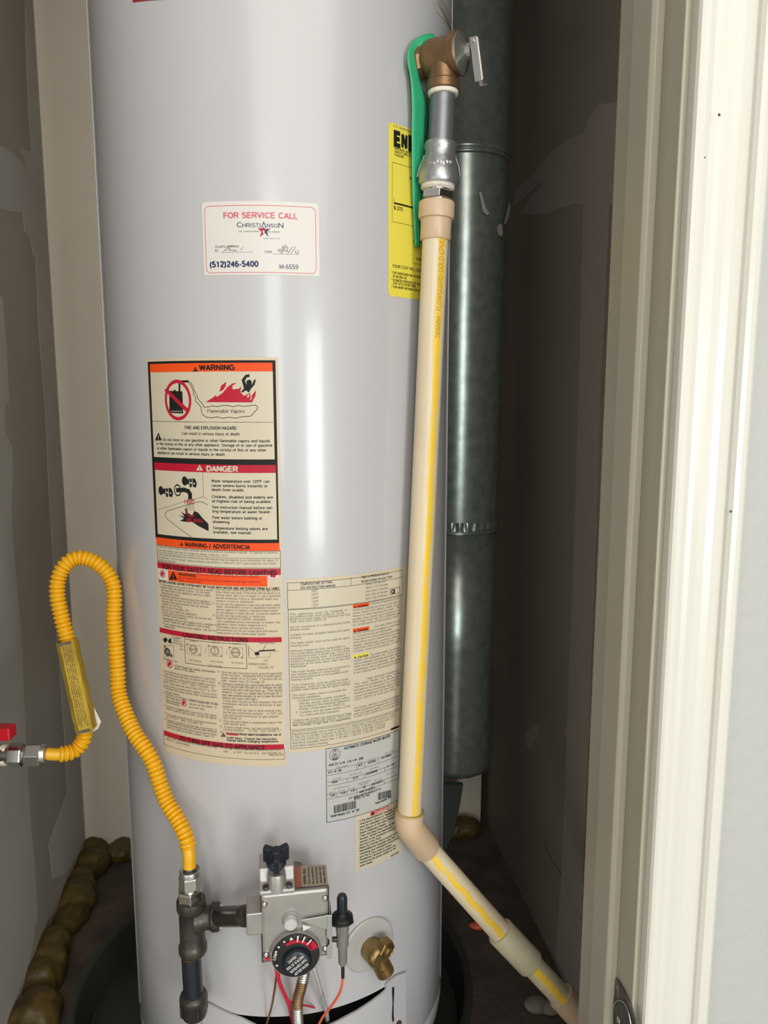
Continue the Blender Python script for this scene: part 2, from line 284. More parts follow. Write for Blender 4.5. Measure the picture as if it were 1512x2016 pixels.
def glyphs(body, bold):
    """flat mesh of a line of print, cap height 1: (points, faces, width)"""
    k = (body, bold)
    if k in _cache: return _cache[k]
    hw = (.58+bold*15)/10; X = 0; vs = []; fs = []
    for ch in body:
        if ch == ' ': X += .37+bold*3; continue
        wd, st = GL.get(ch, GL.get(ch.upper(), (4, [])))
        pieces = []
        for s_ in st:
            cur = [s_[0]]
            for i in range(1, len(s_)-1):
                cur.append(s_[i]); a, b, c = s_[i-1], s_[i], s_[i+1]
                t = math.degrees(abs(math.atan2((b[0]-a[0])*(c[1]-b[1])-(b[1]-a[1])*(c[0]-b[0]), (b[0]-a[0])*(c[0]-b[0])+(b[1]-a[1])*(c[1]-b[1]))))
                if t > 100: pieces.append(cur); cur = [s_[i]]
            cur.append(s_[-1]); pieces.append(cur)
        for s_ in pieces:
            q = [(X+x/10, y/10) for x, y in s_]; q = [p for i, p in enumerate(q) if not i or math.dist(p, q[i-1]) > 1e-5]; n = len(q)
            if n < 2: continue
            n = len(q); cl = math.dist(q[0], q[-1]) < 1e-4; N = []
            for i in range(n):
                a = q[i-1] if i else (q[n-2] if cl else q[0]); b = q[i+1] if i < n-1 else (q[1] if cl else q[-1])
                d1 = (q[i][0]-a[0], q[i][1]-a[1]); d2 = (b[0]-q[i][0], b[1]-q[i][1])
                l1 = math.hypot(*d1); l2 = math.hypot(*d2)
                if l1 < 1e-7: d1 = d2; l1 = l2
                if l2 < 1e-7: d2 = d1; l2 = l1
                n1 = (-d1[1]/l1, d1[0]/l1); n2 = (-d2[1]/l2, d2[0]/l2); m = (n1[0]+n2[0], n1[1]+n2[1]); mm = m[0]**2+m[1]**2
                f = min(2/max(mm, .3), 2.2)*hw; N.append((m[0]*f, m[1]*f))
            b0 = len(vs)
            for (x, y), (nx, ny) in zip(q, N): vs += [(x+nx, y+ny), (x-nx, y-ny)]
            fs += [(b0+2*i+1, b0+2*i+3, b0+2*i+2, b0+2*i) for i in range(n-1)]
        X += wd/10+.05+bold*.6
    if not vs: vs = [(0, 0)]
    x0 = min(v[0] for v in vs); x1 = max(v[0] for v in vs)
    r = ([(x-x0, y) for x, y in vs], fs, max(x1-x0, 1e-4)); _cache[k] = r
    return r

class Label:
    """print on the tank: flat layout (arc length, height), then bent round the tank"""
    def __init__(s, ox, oy, k, mats, e=.0003, fn=None):
        s.ox, s.oy, s.k = ox, oy, k; s.mats = mats; s.e = e; s.flat = MB(); s.tx = MB(); s.fn = fn or (lambda x, y: cyl(x, y)); s.wrapf = wrap
    def q(s, u, v): return s.fn(s.ox+u/s.k, s.oy+v/s.k)
    def idx(s, m):
        if m not in s.mats: s.mats.append(m)
        return s.mats.index(m)
    def polysz(s, pts, m, lay):
        vs = [V((a, b, s.e+lay*.00012)) for a, b in pts]
        s.flat.add(vs, [tuple(t) for t in tessellate_polygon([[V((a, b, 0)) for a, b in pts]])], s.idx(m), False)
    def poly(s, uv, m, lay=2): s.polysz([s.q(u, v) for u, v in uv], m, lay)
    def rect(s, u0, v0, u1, v1, m, lay=1):
        """upright rectangle: left edge at (u0,v0), right edge at u1 and bottom at (u0,v1)"""
        s0, z0 = s.q(u0, v0); s1, _ = s.q(u1, v0); _, z1 = s.q(u0, v1)
        s.polysz([(s0, z0), (s1, z0), (s1, z1), (s0, z1)], m, lay)
    def line(s, uv, wd, m, lay=2, close=False):
        p = [V(s.q(u, v)) for u, v in uv]; n = len(p); w2 = wd/s.k*.00055/2
        for i in range(n if close else n-1):
            a, b = p[i], p[(i+1) % n]; d = (b-a)
            if d.length < 1e-7: continue
            d.normalize(); nn = V((-d.y, d.x))*w2; e = d*w2*.6
            s.polysz([a+nn-e, b+nn+e, b-nn+e, a-nn-e], m, lay)
    def hl(s, u0, v0, u1, wd, m='black', lay=2):
        a = V(s.q(u0, v0)); b = V((s.q(u1, v0)[0], a.y)); h = V((0, wd/s.k*.00055/2))
        s.polysz([a-h, b-h, b+h, a+h], m, lay)
    def frame(s, u0, v0, u1, v1, wd, m='black', lay=2):
        s0, z0 = s.q(u0, v0); s1, _ = s.q(u1, v0); _, z1 = s.q(u0, v1); h = wd/s.k*.00055/2
        for a in ((s0-h, z0-h, s1+h, z0+h), (s0-h, z1-h, s1+h, z1+h), (s0-h, z1, s0+h, z0), (s1-h, z1, s1+h, z0)):
            s.polysz([(a[0], a[1]), (a[2], a[1]), (a[2], a[3]), (a[0], a[3])], m, lay)
    def disc(s, u, v, r, m, lay=2, r2=None, sq=1):
        c = V(s.q(u, v)); rw = r/s.k*.00056
        o = [(c.x+rw*math.cos(a)*sq, c.y+rw*math.sin(a)) for a in [2*pi*i/28 for i in range(28)]]
        if r2 is None: return s.polysz(o, m, lay)
        f = r2/r; i_ = [(c.x+(x-c.x)*f, c.y+(y-c.y)*f) for x, y in o]
        for i in range(28): j = (i+1) % 28; s.polysz([o[i], o[j], i_[j], i_[i]], m, lay)
    def text(s, body, u0, v0, u1, h, m='black', bold=0.0, lay=3, slope=0):
        a = V(s.q(u0, v0)); b = V((s.q(u1, v0)[0], a.y+slope)); up = s.q(u0, v0-h)[1]-a.y
        vs, fs, wd = glyphs(body, bold)
        d = b-a
        s.tx.add([(a.x+d.x*x/wd, a.y+d.y*x/wd+up*y/CAPH, s.e+lay*.00012) for x, y in vs], fs, s.idx(m), False)
    def bar(s, u0, v0, u1, v1, m, body, tu0, tu1, h=.8, base=.08, tm='black', bold=.02, lay=2):
        s.rect(u0, v0, u1, v1, m, lay)
        z0 = s.q(u0, v0)[1]; z1 = s.q(u0, v1)[1]; H = z0-z1; sa = s.q(tu0, v0)[0]; sb = s.q(tu1, v0)[0]
        vs, fs, wd = glyphs(body, bold); s.tx.add([(sa+(sb-sa)*x/wd, z1+H*base+H*h*y, s.e+.0005) for x, y in vs], fs, s.idx(tm), False)
    def finish(s, name, parent):
        bm = bmesh.new(); vl = [bm.verts.new(v) for v in s.flat.v]
        for f, m in zip(s.flat.f, s.flat.m):
            try: fa = bm.faces.new([vl[i] for i in f]); fa.material_index = m
            except ValueError: pass
        if s.flat.v and s.wrapf is wrap:
            xs = [v[0] for v in s.flat.v]; x = math.floor(min(xs)/.006)*.006
            while x < max(xs):
                bmesh.ops.bisect_plane(bm, geom=bm.verts[:]+bm.edges[:]+bm.faces[:], plane_co=(x, 0, 0), plane_no=(1, 0, 0), dist=1e-7); x += .006
        bm.normal_update(); bm.verts.index_update(); mb = MB(); mb.fixn = False
        for f, sm in ((bm.faces, 0),):
            mb.v = [tuple(s.wrapf(v.co.x, v.co.y, v.co.z)) for v in bm.verts]
            for fa in f:
                ii = [v.index for v in fa.verts]
                if fa.normal.z < 0: ii.reverse()
                mb.f.append(ii); mb.m.append(fa.material_index); mb.sm.append(False)
        bm.free(); o = len(mb.v)
        mb.v += [tuple(s.wrapf(*v)) for v in s.tx.v]
        mb.f += [[i+o for i in f] for f in s.tx.f]; mb.m += s.tx.m; mb.sm += s.tx.sm
        me = bpy.data.meshes.new(name); me.from_pydata(mb.v, [], mb.f)
        for m in s.mats: me.materials.append(M[m])
        me.polygons.foreach_set('material_index', mb.m); me.update()
        ob = bpy.data.objects.new(name, me); COL.objects.link(ob); ob.parent = parent
        ob.matrix_parent_inverse = Matrix.Translation(-root_loc(parent))
        return ob

# ============================================================ STRUCTURE
def struct(name, mb, m, bevel=0): return tag(mb.build(name, m, None, bevel), kind='structure')
floor = struct('floor', extr(C3, [(-.1, -.15), (AW+.1, -.15), (AW+.1, BJ), (-.1, BJ)], -.05, 0), 'floor')
struct('floor_outside', extr(C3, [(-2.5, BJ), (2.8, BJ), (2.8, 5), (-2.5, 5)], -.05, -.002), 'floor_out')
struct('ceiling', extr(C3, [(-.1, -.15), (AW+.1, -.15), (AW+.1, BJ), (-.1, BJ)], CEIL, CEIL+.05), 'backwall')
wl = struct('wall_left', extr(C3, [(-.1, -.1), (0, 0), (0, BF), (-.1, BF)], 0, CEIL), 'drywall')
# back wall with the gap beside the right wall
mb = MB(); zg = PL(968, 1385, C3(AW, 0, 0), ww).z
gp = lambda x, y: PL(x, y, C3(0, 0, 0), ww)
top = C3(AW, 0, CEIL); g1 = C3(AW, 0, zg); g2 = C3(AW-.014, 0, .42); g3 = C3(AW-.016, 0, 0)
mb.prism([C3(0, 0, 0), g3, g2, g1, top, C3(0, 0, CEIL)], -ww*.013)
wb = struct('wall_back', mb, 'backwall')
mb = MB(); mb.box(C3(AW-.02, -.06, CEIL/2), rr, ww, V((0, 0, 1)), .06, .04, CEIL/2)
struct('gap_backing_1', mb, 'wood')  # dark backing added behind the corner gap to keep light from leaking in
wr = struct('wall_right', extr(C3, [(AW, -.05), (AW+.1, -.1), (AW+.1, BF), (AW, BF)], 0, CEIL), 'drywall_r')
# door wall: pieces either side of the opening and above it
LJ = .045
mb = extr(C3, [(AJ+.018, BF), (2.3, BF), (2.3, BJ), (AJ+.018, BJ)], 0, CEIL)
struct('wall_front', mb, 'paint_wall')
struct('wall_front_left', extr(C3, [(-2.2, BF), (LJ-.018, BF), (LJ-.018, BJ), (-2.2, BJ)], 0, CEIL), 'paint_wall')
struct('wall_front_above', extr(C3, [(LJ-.018, BF), (AJ+.018, BF), (AJ+.018, BJ), (LJ-.018, BJ)], 2.06, CEIL), 'paint_wall')
dj = struct('door_frame', extr(C3, [(AJ, BF-.001), (AJ+.018, BF-.001), (AJ+.018, BJ), (AJ, BJ)], 0, 2.04), 'jamb_paint', .0012)
dj.name = 'door_1'
def child(o, p): o.parent = p; return o
o = child(extr(C3, [(LJ-.018, BF), (LJ, BF), (LJ, BJ), (LJ-.018, BJ)], 0, 2.04).build('side_jamb', 'jamb_paint'), dj)
o = child(extr(C3, [(LJ-.018, BF), (AJ+.018, BF), (AJ+.018, BJ), (LJ-.018, BJ)], 2.04, 2.06).build('head_jamb', 'jamb_paint'), dj)
o = child(extr(C3, [(AJ-.010, BJ-.068), (AJ, BJ-.068), (AJ, BJ-.0315), (AJ-.007, BJ-.0315), (AJ-.010, BJ-.0345)], 0, 2.04).build('door_stop', 'jamb_paint', None, .0008), dj)
# moulded casing
prof = [(0, 0), (0, .009), (.0015, .0115), (.004, .0125), (.008, .0125), (.013, .011), (.0175, .0113), (.022, .0128), (.028, .0142),
        (.034, .0148), (.039, .0146), (.0425, .0132), (.0445, .0120), (.0455, .0150), (.048, .0178), (.052, .0186), (.056, .018), (.059, .0155), (.0595, .012), (.0595, 0)]
cs = child(extr(C3, [(AJ+.0053+a, BJ+b+.0005) for a, b in prof], 0, 2.045).build('casing', 'white_paint', None, 0, 25), dj)
cs = child(extr(C3, [(LJ-.0053-a, BJ+b+.0005) for a, b in reversed(prof)], 0, 2.045).build('casing', 'white_paint', None, 0, 25), dj)
# hinge in the jamb
hp = lambda x, y: PL(x, y, C3(AJ, 0, 0), rr)
K7 = lambda u, v: (1100+u/3.67, 1700+v/3.67)
def onj(uv, off): return [hp(*K7(u, v)) - rr*off for u, v in uv]
mb = MB(); mb.prism(onj([(425, 828), (445, 850), (475, 900), (510, 975), (548, 1050), (568, 1130), (580, 1230), (400, 1230), (400, 1060), (402, 975), (415, 900)], .0008), -rr*.0012)
hg = child(mb.build('hinge', 'hinge', None, .0003), dj); hg['label'] = 'dark worn hinge leaf let into the door jamb'
mb = MB(); pp = onj([(412, 1230), (412, 1080), (425, 1010), (455, 990), (490, 1000), (520, 1060), (540, 1140), (548, 1230)], .0028)
mb.tube(spline(pp, 4), .0006, 8); child(mb.build('hinge_rim', 'dullsteel'), hg)
mb = MB(); mb.sphere(hp(*K7(455, 1130))-rr*.003, .0035, .5, 1, 1, 12); mb.sphere(hp(*K7(440, 900))-rr*.0015, .002, .5, 1, 1.5, 10)
child(mb.build('screw', 'dullsteel'), hg)
# paint blemishes on trim and wall
mb = MB()
for (x, y, s_) in [(1416, 226, 1.4), (1510, 163, 1.3), (1439, 1007, 1.2), (1388, 310, .8)]:
    p = PL(x, y, C3(0, BJ+.0185 if x < 1450 else BJ+.0015, 0), ww); mb.lathe([(0, .0006), (.0006*s_, .0003), (.0008*s_, 0)], p, ww, 8)
child(mb.build('paint_chip', 'wood'), dj)

# joint compound on the raw drywall (thin feathered patches with their own outline)
def patch(px, plane, nrm, name, m, parent, th=.0006, jag=.0):
    pts = [PL(x, y, plane, nrm)+V(nrm)*-.0001 for x, y in px]
    out = []
    for i in range(len(pts)):
        a, b = pts[i], pts[(i+1) % len(pts)]; n = max(1, int((b-a).length/.012))
        for k in range(n):
            p = a+(b-a)*(k/n)
            if k and jag: p += (b-a).cross(V(nrm)).normalized()*random.uniform(-jag, jag)
            out.append(p)
    mb = MB(); mb.prism(out, V(nrm)*th); o = mb.build(name, m); o.parent = parent; return o
xc = lambda y: 745-679*(11000-y)/11000
lw = lambda pts, **k: patch(pts, C3(0, 0, 0), rr, 'joint_compound', 'mud', wl, jag=.0012, **k)
lw([(47, -60), (xc(-60), -60), (xc(300), 300), (xc(700), 700), (xc(1100), 1100), (xc(1500), 1500), (xc(1665), 1665), (128, 1720), (104, 1730), (96, 1660), (132, 1560), (126, 1440), (112, 1250),
    (104, 1100), (95, 950), (89, 800), (76, 650), (70, 500), (66, 505), (58, 470), (48, 455), (45, 420), (15, 415), (-30, 405), (-30, 280), (8, 290), (30, 308), (54, 332), (40, 292), (62, 300), (57, 230), (52, 120)])
lw([(-40, 560), (5, 585), (12, 680), (18, 790), (9, 800), (10, 850), (24, 880), (24, 950), (22, 1000), (28, 1100), (42, 1250), (50, 1450), (60, 1620), (68, 1700), (74, 1800), (60, 1880), (20, 2040), (-80, 2040), (-60, 1300)])
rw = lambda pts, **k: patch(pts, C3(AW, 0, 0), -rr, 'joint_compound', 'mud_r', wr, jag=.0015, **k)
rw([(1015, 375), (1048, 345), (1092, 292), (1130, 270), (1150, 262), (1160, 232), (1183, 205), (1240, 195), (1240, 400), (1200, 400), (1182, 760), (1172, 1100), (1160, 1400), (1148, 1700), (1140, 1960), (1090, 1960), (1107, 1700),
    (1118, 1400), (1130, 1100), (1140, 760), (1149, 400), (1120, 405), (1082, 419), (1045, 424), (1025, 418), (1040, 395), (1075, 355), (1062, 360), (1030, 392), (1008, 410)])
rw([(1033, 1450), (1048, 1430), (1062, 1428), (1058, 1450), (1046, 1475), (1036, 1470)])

mb = MB(); mb.tube([PL(x, y, C3(AW, 0, 0), rr)-rr*.0002 for x, y in [(1070, 1655), (1085, 1690), (1105, 1720), (1118, 1760), (1146, 1812)]], .0005, 6); o = mb.build('crack', 'wood'); o.parent = wr
# ============================================================ WATER HEATER
WH = thing('water_heater', (TC.x, TC.y, 0), 'tall light grey gas water heater with warning labels, standing in the dark pan', 'water heater')
s_l, z_open = cyl(560, 2001)
th0 = cyl(404, 1985)[0]/R; th1 = cyl(757, 1945)[0]/R
z_b, z_t = .075, 1.95
mb = MB(); n = 180; dth = 2*pi/n
zs = [z_b+.0, z_b+.012, .10, .104, .108, z_open, z_open+.001, .6, 1.2, z_t]
ro = [-.002, 0, 0, -.0015, 0, 0, 0, 0, 0, 0]
angs = sorted([a*dth-pi for a in range(n) if min(abs(a*dth-pi-th0), abs(a*dth-pi-th1)) > dth*.4]+[th0, th1])
for j, z in enumerate(zs):
    for a in angs: mb.v.append(tuple(V((TC.x+(R+ro[j])*math.sin(a), TC.y-(R+ro[j])*math.cos(a), z))))
N = len(angs)
for j in range(len(zs)-1):
    for i in range(N):
        k = (i+1) % N
        if 1 <= j <= 4 and th0-1e-6 <= angs[i] and angs[k] <= th1+1e-6 and i < k: continue
        mb.f.append([j*N+i, j*N+k, (j+1)*N+k, (j+1)*N+i]); mb.m.append(0); mb.sm.append(True)
ci = len(mb.v); mb.v += [(TC.x, TC.y, z_t+.02), (TC.x, TC.y, z_b)]
for i in range(N):
    k = (i+1) % N; mb.f.append([(len(zs)-1)*N+i, (len(zs)-1)*N+k, ci]); mb.m.append(0); mb.sm.append(True)
mb.fixn = True
jacket = mb.build('jacket', 'tank', WH)
mb = MB(); mb.lathe([(R-.03, z_b+.005), (R-.03, z_open+.06), (R-.001, z_open+.06)], (TC.x, TC.y, 0), (0, 0, 1), 64, caps=False)
mb.build('burner_chamber', 'tank_dark', WH)
mb = MB(); mb.lathe([(R-.015, .012), (R-.015, z_b+.01)], (TC.x, TC.y, 0), (0, 0, 1), 64)
mb.build('base_ring', 'tank_dark', WH)
# vertical jacket seams
for px_, sd in ((226, -1), (881, 1)):
    a = (cyl(175+.0474*900+1.5, 900)[0] if sd < 0 else cyl(893-.0142*900-1.5, 900)[0])
    mb = MB(); p = wrap(a, .12, .0004); mb.tube([p, p+V((0, 0, z_t-.13))], .0011, 6); mb.build('seam', 'tank', WH)
# access door at the base
K3 = lambda u, v: (300+u/2.908, 1640+v/2.908)
def cy2(u, v): return cyl(*K3(u, v))
topl = [cy2(*q) for q in [(295, 952), (340, 970), (400, 1003), (460, 1028), (520, 1048), (600, 1088), (680, 1112), (760, 1125), (850, 1125), (930, 1112), (1000, 1092), (1060, 1062), (1100, 1040), (1170, 1003), (1250, 950), (1300, 912), (1330, 886), (1330, 862), (1338, 848), (1388, 808), (1440, 790)]]
# slot lies just right of the opening edge
mb = MB(); zlow = .085; e0, e1 = .0015, .0042
for q in (e1,):
    vt = [wrap(s, z, q) for s, z in topl]; vb = [wrap(s, zlow, q) for s, z in topl]
    vt2 = [wrap(s, z, e0) for s, z in topl]; nn = len(vt)
    mb.add(vt+vb+vt2, [(i, i+1, nn+i+1, nn+i) for i in range(nn-1)]+[(2*nn+i, 2*nn+i+1, i+1, i) for i in range(nn-1)], 0, True)
    mb.add([wrap(topl[0][0], topl[0][1], e1), wrap(topl[0][0], zlow, e1), wrap(topl[0][0], zlow, e0), wrap(topl[0][0], topl[0][1], e0)], [(0, 1, 2, 3)], 0, False)
    mb.add([wrap(topl[-1][0], topl[-1][1], e1), wrap(topl[-1][0], zlow, e1), wrap(topl[-1][0], zlow, e0), wrap(topl[-1][0], topl[-1][1], e0)], [(0, 1, 2, 3)], 0, False)
ad = mb.build('access_door', 'tank', WH)
mb = MB()
for q in ([(1359, 872), (1371, 872), (1371, 905), (1368, 960), (1368, 1030), (1371, 1060), (1362, 1074), (1358, 1040), (1362, 960), (1359, 905)],):
    mb.prism([wrap(*cy2(u, v), .0045) for u, v in q], V((0, .0006, 0)))
mb.build('slot', 'black', ad)
mb = MB(); mb.prism([wrap(*cy2(u, v), .0046) for u, v in [(1383, 1075), (1395, 1060), (1412, 1065), (1414, 1130), (1383, 1130)]], V((0, .0006, 0))); mb.build('hole', 'bronze', ad)

# ---------------- labels
def lab_rect(L, u0, v0, u1, v1, m, lay=0, rad=0):
    s0, z0 = L.q(u0, v0); s1, _ = L.q(u1, v0); _, z1 = L.q(u0, v1)
    if not rad: return L.polysz([(s0, z0), (s1, z0), (s1, z1), (s0, z1)], m, lay)
    pts = []
    for cx, cz, a0 in ((s1-rad, z0-rad, 0), (s0+rad, z0-rad, pi/2), (s0+rad, z1+rad, pi), (s1-rad, z1+rad, 3*pi/2)):
        for k in range(7): a = a0+k*pi/12; pts.append((cx+rad*math.cos(a), cz+rad*math.sin(a)))
    L.polysz(pts, m, lay); return pts
def lab_ring(L, u0, v0, u1, v1, m, lay, rad, wd):
    s0, z0 = L.q(u0, v0); s1, _ = L.q(u1, v0); _, z1 = L.q(u0, v1); o = []; i_ = []
    for cx, cz, a0 in ((s1-rad, z0-rad, 0), (s0+rad, z0-rad, pi/2), (s0+rad, z1+rad, pi), (s1-rad, z1+rad, 3*pi/2)):
        for k in range(7):
            a = a0+k*pi/12; o.append((cx+rad*math.cos(a), cz+rad*math.sin(a))); i_.append((cx+(rad-wd)*math.cos(a), cz+(rad-wd)*math.sin(a)))
    for k in range(28): j = (k+1) % 28; L.polysz([o[k], o[j], i_[j], i_[k]], m, lay)
def tri(L, u, v, w_, h, m='black', m2='beige', lay=3):
    L.poly([(u-w_/2, v), (u+w_/2, v), (u, v-h)], m, lay); L.line([(u, v-h*.62), (u, v-h*.3)], w_*.11, m2, lay+1); L.disc(u, v-h*.14, w_*.07, m2, lay+1)

# service sticker
L = Label(380, 380, 5.6, [])
L.fn = lambda x, y: (cyl(x, y)[0], cyl(x, y)[1]+.018*(cyl(x, y)[0]-cyl(397, 398)[0]))
lab_rect(L, 97, 103, 1385, 912, 'white', 0, .003)
lab_ring(L, 124, 148, 1352, 888, 'pinkred', 1, .005, .0006)
L.text('FOR SERVICE CALL', 338, 285, 1152, 62, 'pinkred', .02)
L.text('C', 486, 387, 540, 56, 'navy'); L.text('HRISTI', 545, 389, 745, 46, 'navy'); L.text('\u039b', 752, 398, 812, 68, 'navy'); L.text('NSO', 816, 394, 935, 42, 'navy'); L.text('N', 942, 402, 998, 56, 'navy')
L.text('AIR CONDITIONING', 505, 440, 735, 15, 'grey_print'); L.text('PLUMBING', 832, 450, 958, 15, 'grey_print'); L.text('Serving Texas since 1950', 772, 518, 958, 11, 'grey_print')
L.poly([(715, 400), (770, 405), (780, 385), (796, 410), (796, 455), (738, 497), (757, 440)], 'red', 3)
L.poly([(796, 455), (796, 415), (812, 412), (855, 405), (818, 440), (832, 500)], 'navy', 3); L.poly([(768, 430), (785, 425), (790, 460), (778, 470)], 'white', 4)
L.text('Quality checked', 246, 608, 504, 26, 'grey_print'); L.text('By', 246, 650, 285, 26, 'grey_print'); L.hl(298, 660, 662, 3, 'grey_print')
L.text('Date', 795, 672, 872, 26, 'grey_print'); L.hl(888, 686, 1172, 3, 'grey_print')
for st in ([(335, 660), (400, 595), (440, 592)], [(375, 640), (410, 620), (405, 650), (435, 640), (450, 655), (460, 640), (475, 655), (480, 640)], [(525, 645), (552, 612)], [(370, 610), (430, 598), (470, 600)],
           [(965, 640), (935, 655), (960, 668), (975, 650), (990, 615)], [(965, 695), (1025, 590)], [(985, 690), (1000, 640), (990, 600)], [(1010, 650), (1030, 610), (1050, 630), (1030, 655), (1050, 665), (1020, 670), (1010, 650)], [(1040, 700), (1095, 620)], [(1080, 695), (1130, 615)], [(1135, 650), (1128, 685), (1160, 690), (1165, 655)]):
    L.line([(a, b-6) for a, b in st], 5, 'grey_print', 3)
L.text('(512)246-5400', 188, 822, 725, 62, 'navy', .035); L.text('M-6559', 955, 852, 1160, 50, 'navy')
sl = L.finish('service_sticker', WH); sl['label'] = 'white sticker with red rounded border'

# warning and lighting label, upper half in crop A
L = Label(280, 700, 5.04, [])
A = L
zt = A.q(45, 35)[1]; s0 = A.q(45, 35)[0]; s1 = A.q(1350, 35)[0]; zb = cyl(323, 1478)[1]
A.polysz([(s0, zt), (s1, zt), (s1, zb), (s0, zb)], 'beige_edge', 0)
A.rect(57, 62, 1322, 1797, 'black', 1)
A.bar(78, 85, 1292, 168, 'orange', 'WARNING', 565, 918, .62, .16, 'black', .035)
tri(A, 530, 160, 52, 52, 'black', 'orange'); 
A.rect(84, 168, 1296, 1002, 'beige', 2)
A.hl(100, 651, 1300, 6)
# no-can symbol, hose, vapour cloud, fire
A.poly([(272, 350), (402, 355), (410, 575), (275, 568)], 'black', 3); A.poly([(317, 340), (335, 338), (335, 352), (317, 352)], 'black', 3); A.rect(290, 545, 400, 558, 'grey_print', 4)
A.disc(355, 442, 196, 'red', 4, 163, .8); A.poly([(225, 345), (248, 322), (462, 530), (440, 558)], 'red', 5)
A.line([(373, 370), (373, 275), (395, 258), (460, 256)], 22, 'black', 3)
hose_l = [(460, 262), (490, 305), (510, 350), (512, 385), (535, 420), (530, 450), (560, 480), (585, 510), (590, 545), (600, 585), (640, 612), (700, 618), (740, 608), (800, 622), (860, 612), (930, 622), (1000, 605), (1080, 600), (1105, 570), (1140, 535), (1148, 510), (1120, 490), (1050, 500), (1000, 505), (950, 495), (900, 508), (850, 495), (800, 495), (750, 508), (700, 500), (660, 510), (615, 510), (608, 490), (590, 468), (555, 430), (550, 400), (520, 350), (510, 310), (480, 262)]
A.line(hose_l, 6, 'black', 3)
A.poly([(630, 462), (700, 420), (730, 395), (745, 410), (800, 370), (850, 310), (900, 275), (940, 272), (895, 300), (900, 335), (960, 330), (985, 305), (975, 360), (1010, 400), (1070, 370), (1075, 410), (1130, 345), (1125, 400), (1090, 465)], 'red', 3)
A.poly([(768, 360), (785, 300), (838, 258), (828, 310), (800, 345)], 'red', 3); A.poly([(1040, 410), (1055, 375), (1062, 405), (1050, 420)], 'beige', 4); A.poly([(1068, 440), (1090, 395), (1085, 435)], 'beige', 4)
A.poly([(1065, 185), (1025, 192), (988, 242), (1005, 300), (1010, 330), (980, 360), (1000, 366), (1030, 345), (1060, 368), (1080, 330), (1115, 290), (1130, 238), (1112, 240), (1092, 285), (1075, 290), (1035, 285), (1020, 250), (1038, 218), (1068, 212)], 'black', 4); A.disc(1062, 268, 26, 'black', 4)
A.text('Flammable Vapors', 650, 568, 1018, 36, 'black')
A.text('FIRE AND EXPLOSION HAZARD', 425, 730, 938, 31, 'black', .025); A.text('Can result in serious injury or death', 398, 785, 968, 28, 'black', .015)
tri(A, 165, 842, 68, 80)
for t, u, v, u1 in [('Do not store or use gasoline or other flammable vapors and liquids', 210, 845, 1270), ('in the vicinity of this or any other appliance. Storage of or use of gasoline', 148, 885, 1292), ('or other flammable vapors or liquids in the vicinity of this or any other', 152, 930, 1232), ('appliance can result in serious injury or death.', 155, 974, 828)]:
    A.text(t, u, v, u1, 26, 'black', .02)
A.bar(124, 1058, 1325, 1134, 'red', 'DANGER', 638, 950, .66, .16, 'beige', .045); tri(A, 572, 1140, 66, 58, 'beige', 'red')
A.rect(130, 1134, 1325, 1765, 'beige', 2)
for t, v in [('Water temperature over 125\u00b0F can', 1256), ('cause severe burns instantly or', 1300), ('death from scalds.', 1342), ('Children, disabled and elderly are', 1412), ('at highest risk of being scalded.', 1455), ('See instruction manual before set-', 1515), ('ting temperature at water heater.', 1556), ('Feel water before bathing or', 1618), ('showering.', 1660), ('Temperature limiting valves are', 1722), ('available, see manual.', 1762)]:
    A.text(t, 688+(v-1256)*.035, v, 700+17.6*len(t), 27, 'black', .02)
# tap, burning hand, basin
for du, dv in ((0, 0), (-235, 95)):
    A.disc(425+du, 1244+dv, 45, 'black', 3, None, .75); A.poly([(440+du, 1230+dv), (470+du, 1220+dv), (470+du, 1280+dv), (440+du, 1270+dv)], 'black', 3)
    A.rect(473+du, 1220+dv, 495+du, 1255+dv, 'black', 3); A.rect(473+du, 1268+dv, 495+du, 1305+dv, 'black', 3); A.poly([(500+du, 1215+dv), (530+du, 1225+dv), (545+du, 1270+dv), (535+du, 1312+dv), (505+du, 1300+dv)], 'black', 3); A.disc(520+du, 1270+dv, 9, 'beige', 4)
A.disc(355, 1336, 60, 'black', 3, 46, .75)
A.line([(350, 1336), (420, 1332), (460, 1345), (478, 1375), (478, 1412)], 44, 'black', 3)
for k in range(6): A.line([(458+k*9, 1412), (436+k*17, 1540)], 3, 'black', 3)
A.text('HOT', 425, 1468, 525, 42, 'red', .01, 5)
A.poly([(385, 1545), (430, 1575), (440, 1500), (455, 1560), (500, 1585), (520, 1540), (560, 1560), (600, 1610), (660, 1670), (662, 1742), (560, 1690), (500, 1650), (440, 1650), (378, 1640), (420, 1615), (360, 1580), (425, 1600)], 'black', 3)
A.line([(430, 1520), (440, 1560), (480, 1598), (520, 1590)], 12, 'red', 4); A.text('BURN', 450, 1650, 600, 38, 'red', .01, 5)
A.line([(160, 1530), (420, 1450), (610, 1402), (650, 1425)], 3, 'black', 3); A.line([(603, 1160), (610, 1402)], 3, 'black', 3)
A.line([(650, 1482), (600, 1452), (560, 1450), (255, 1540), (230, 1570), (240, 1610), (490, 1800)], 5, 'black', 3)
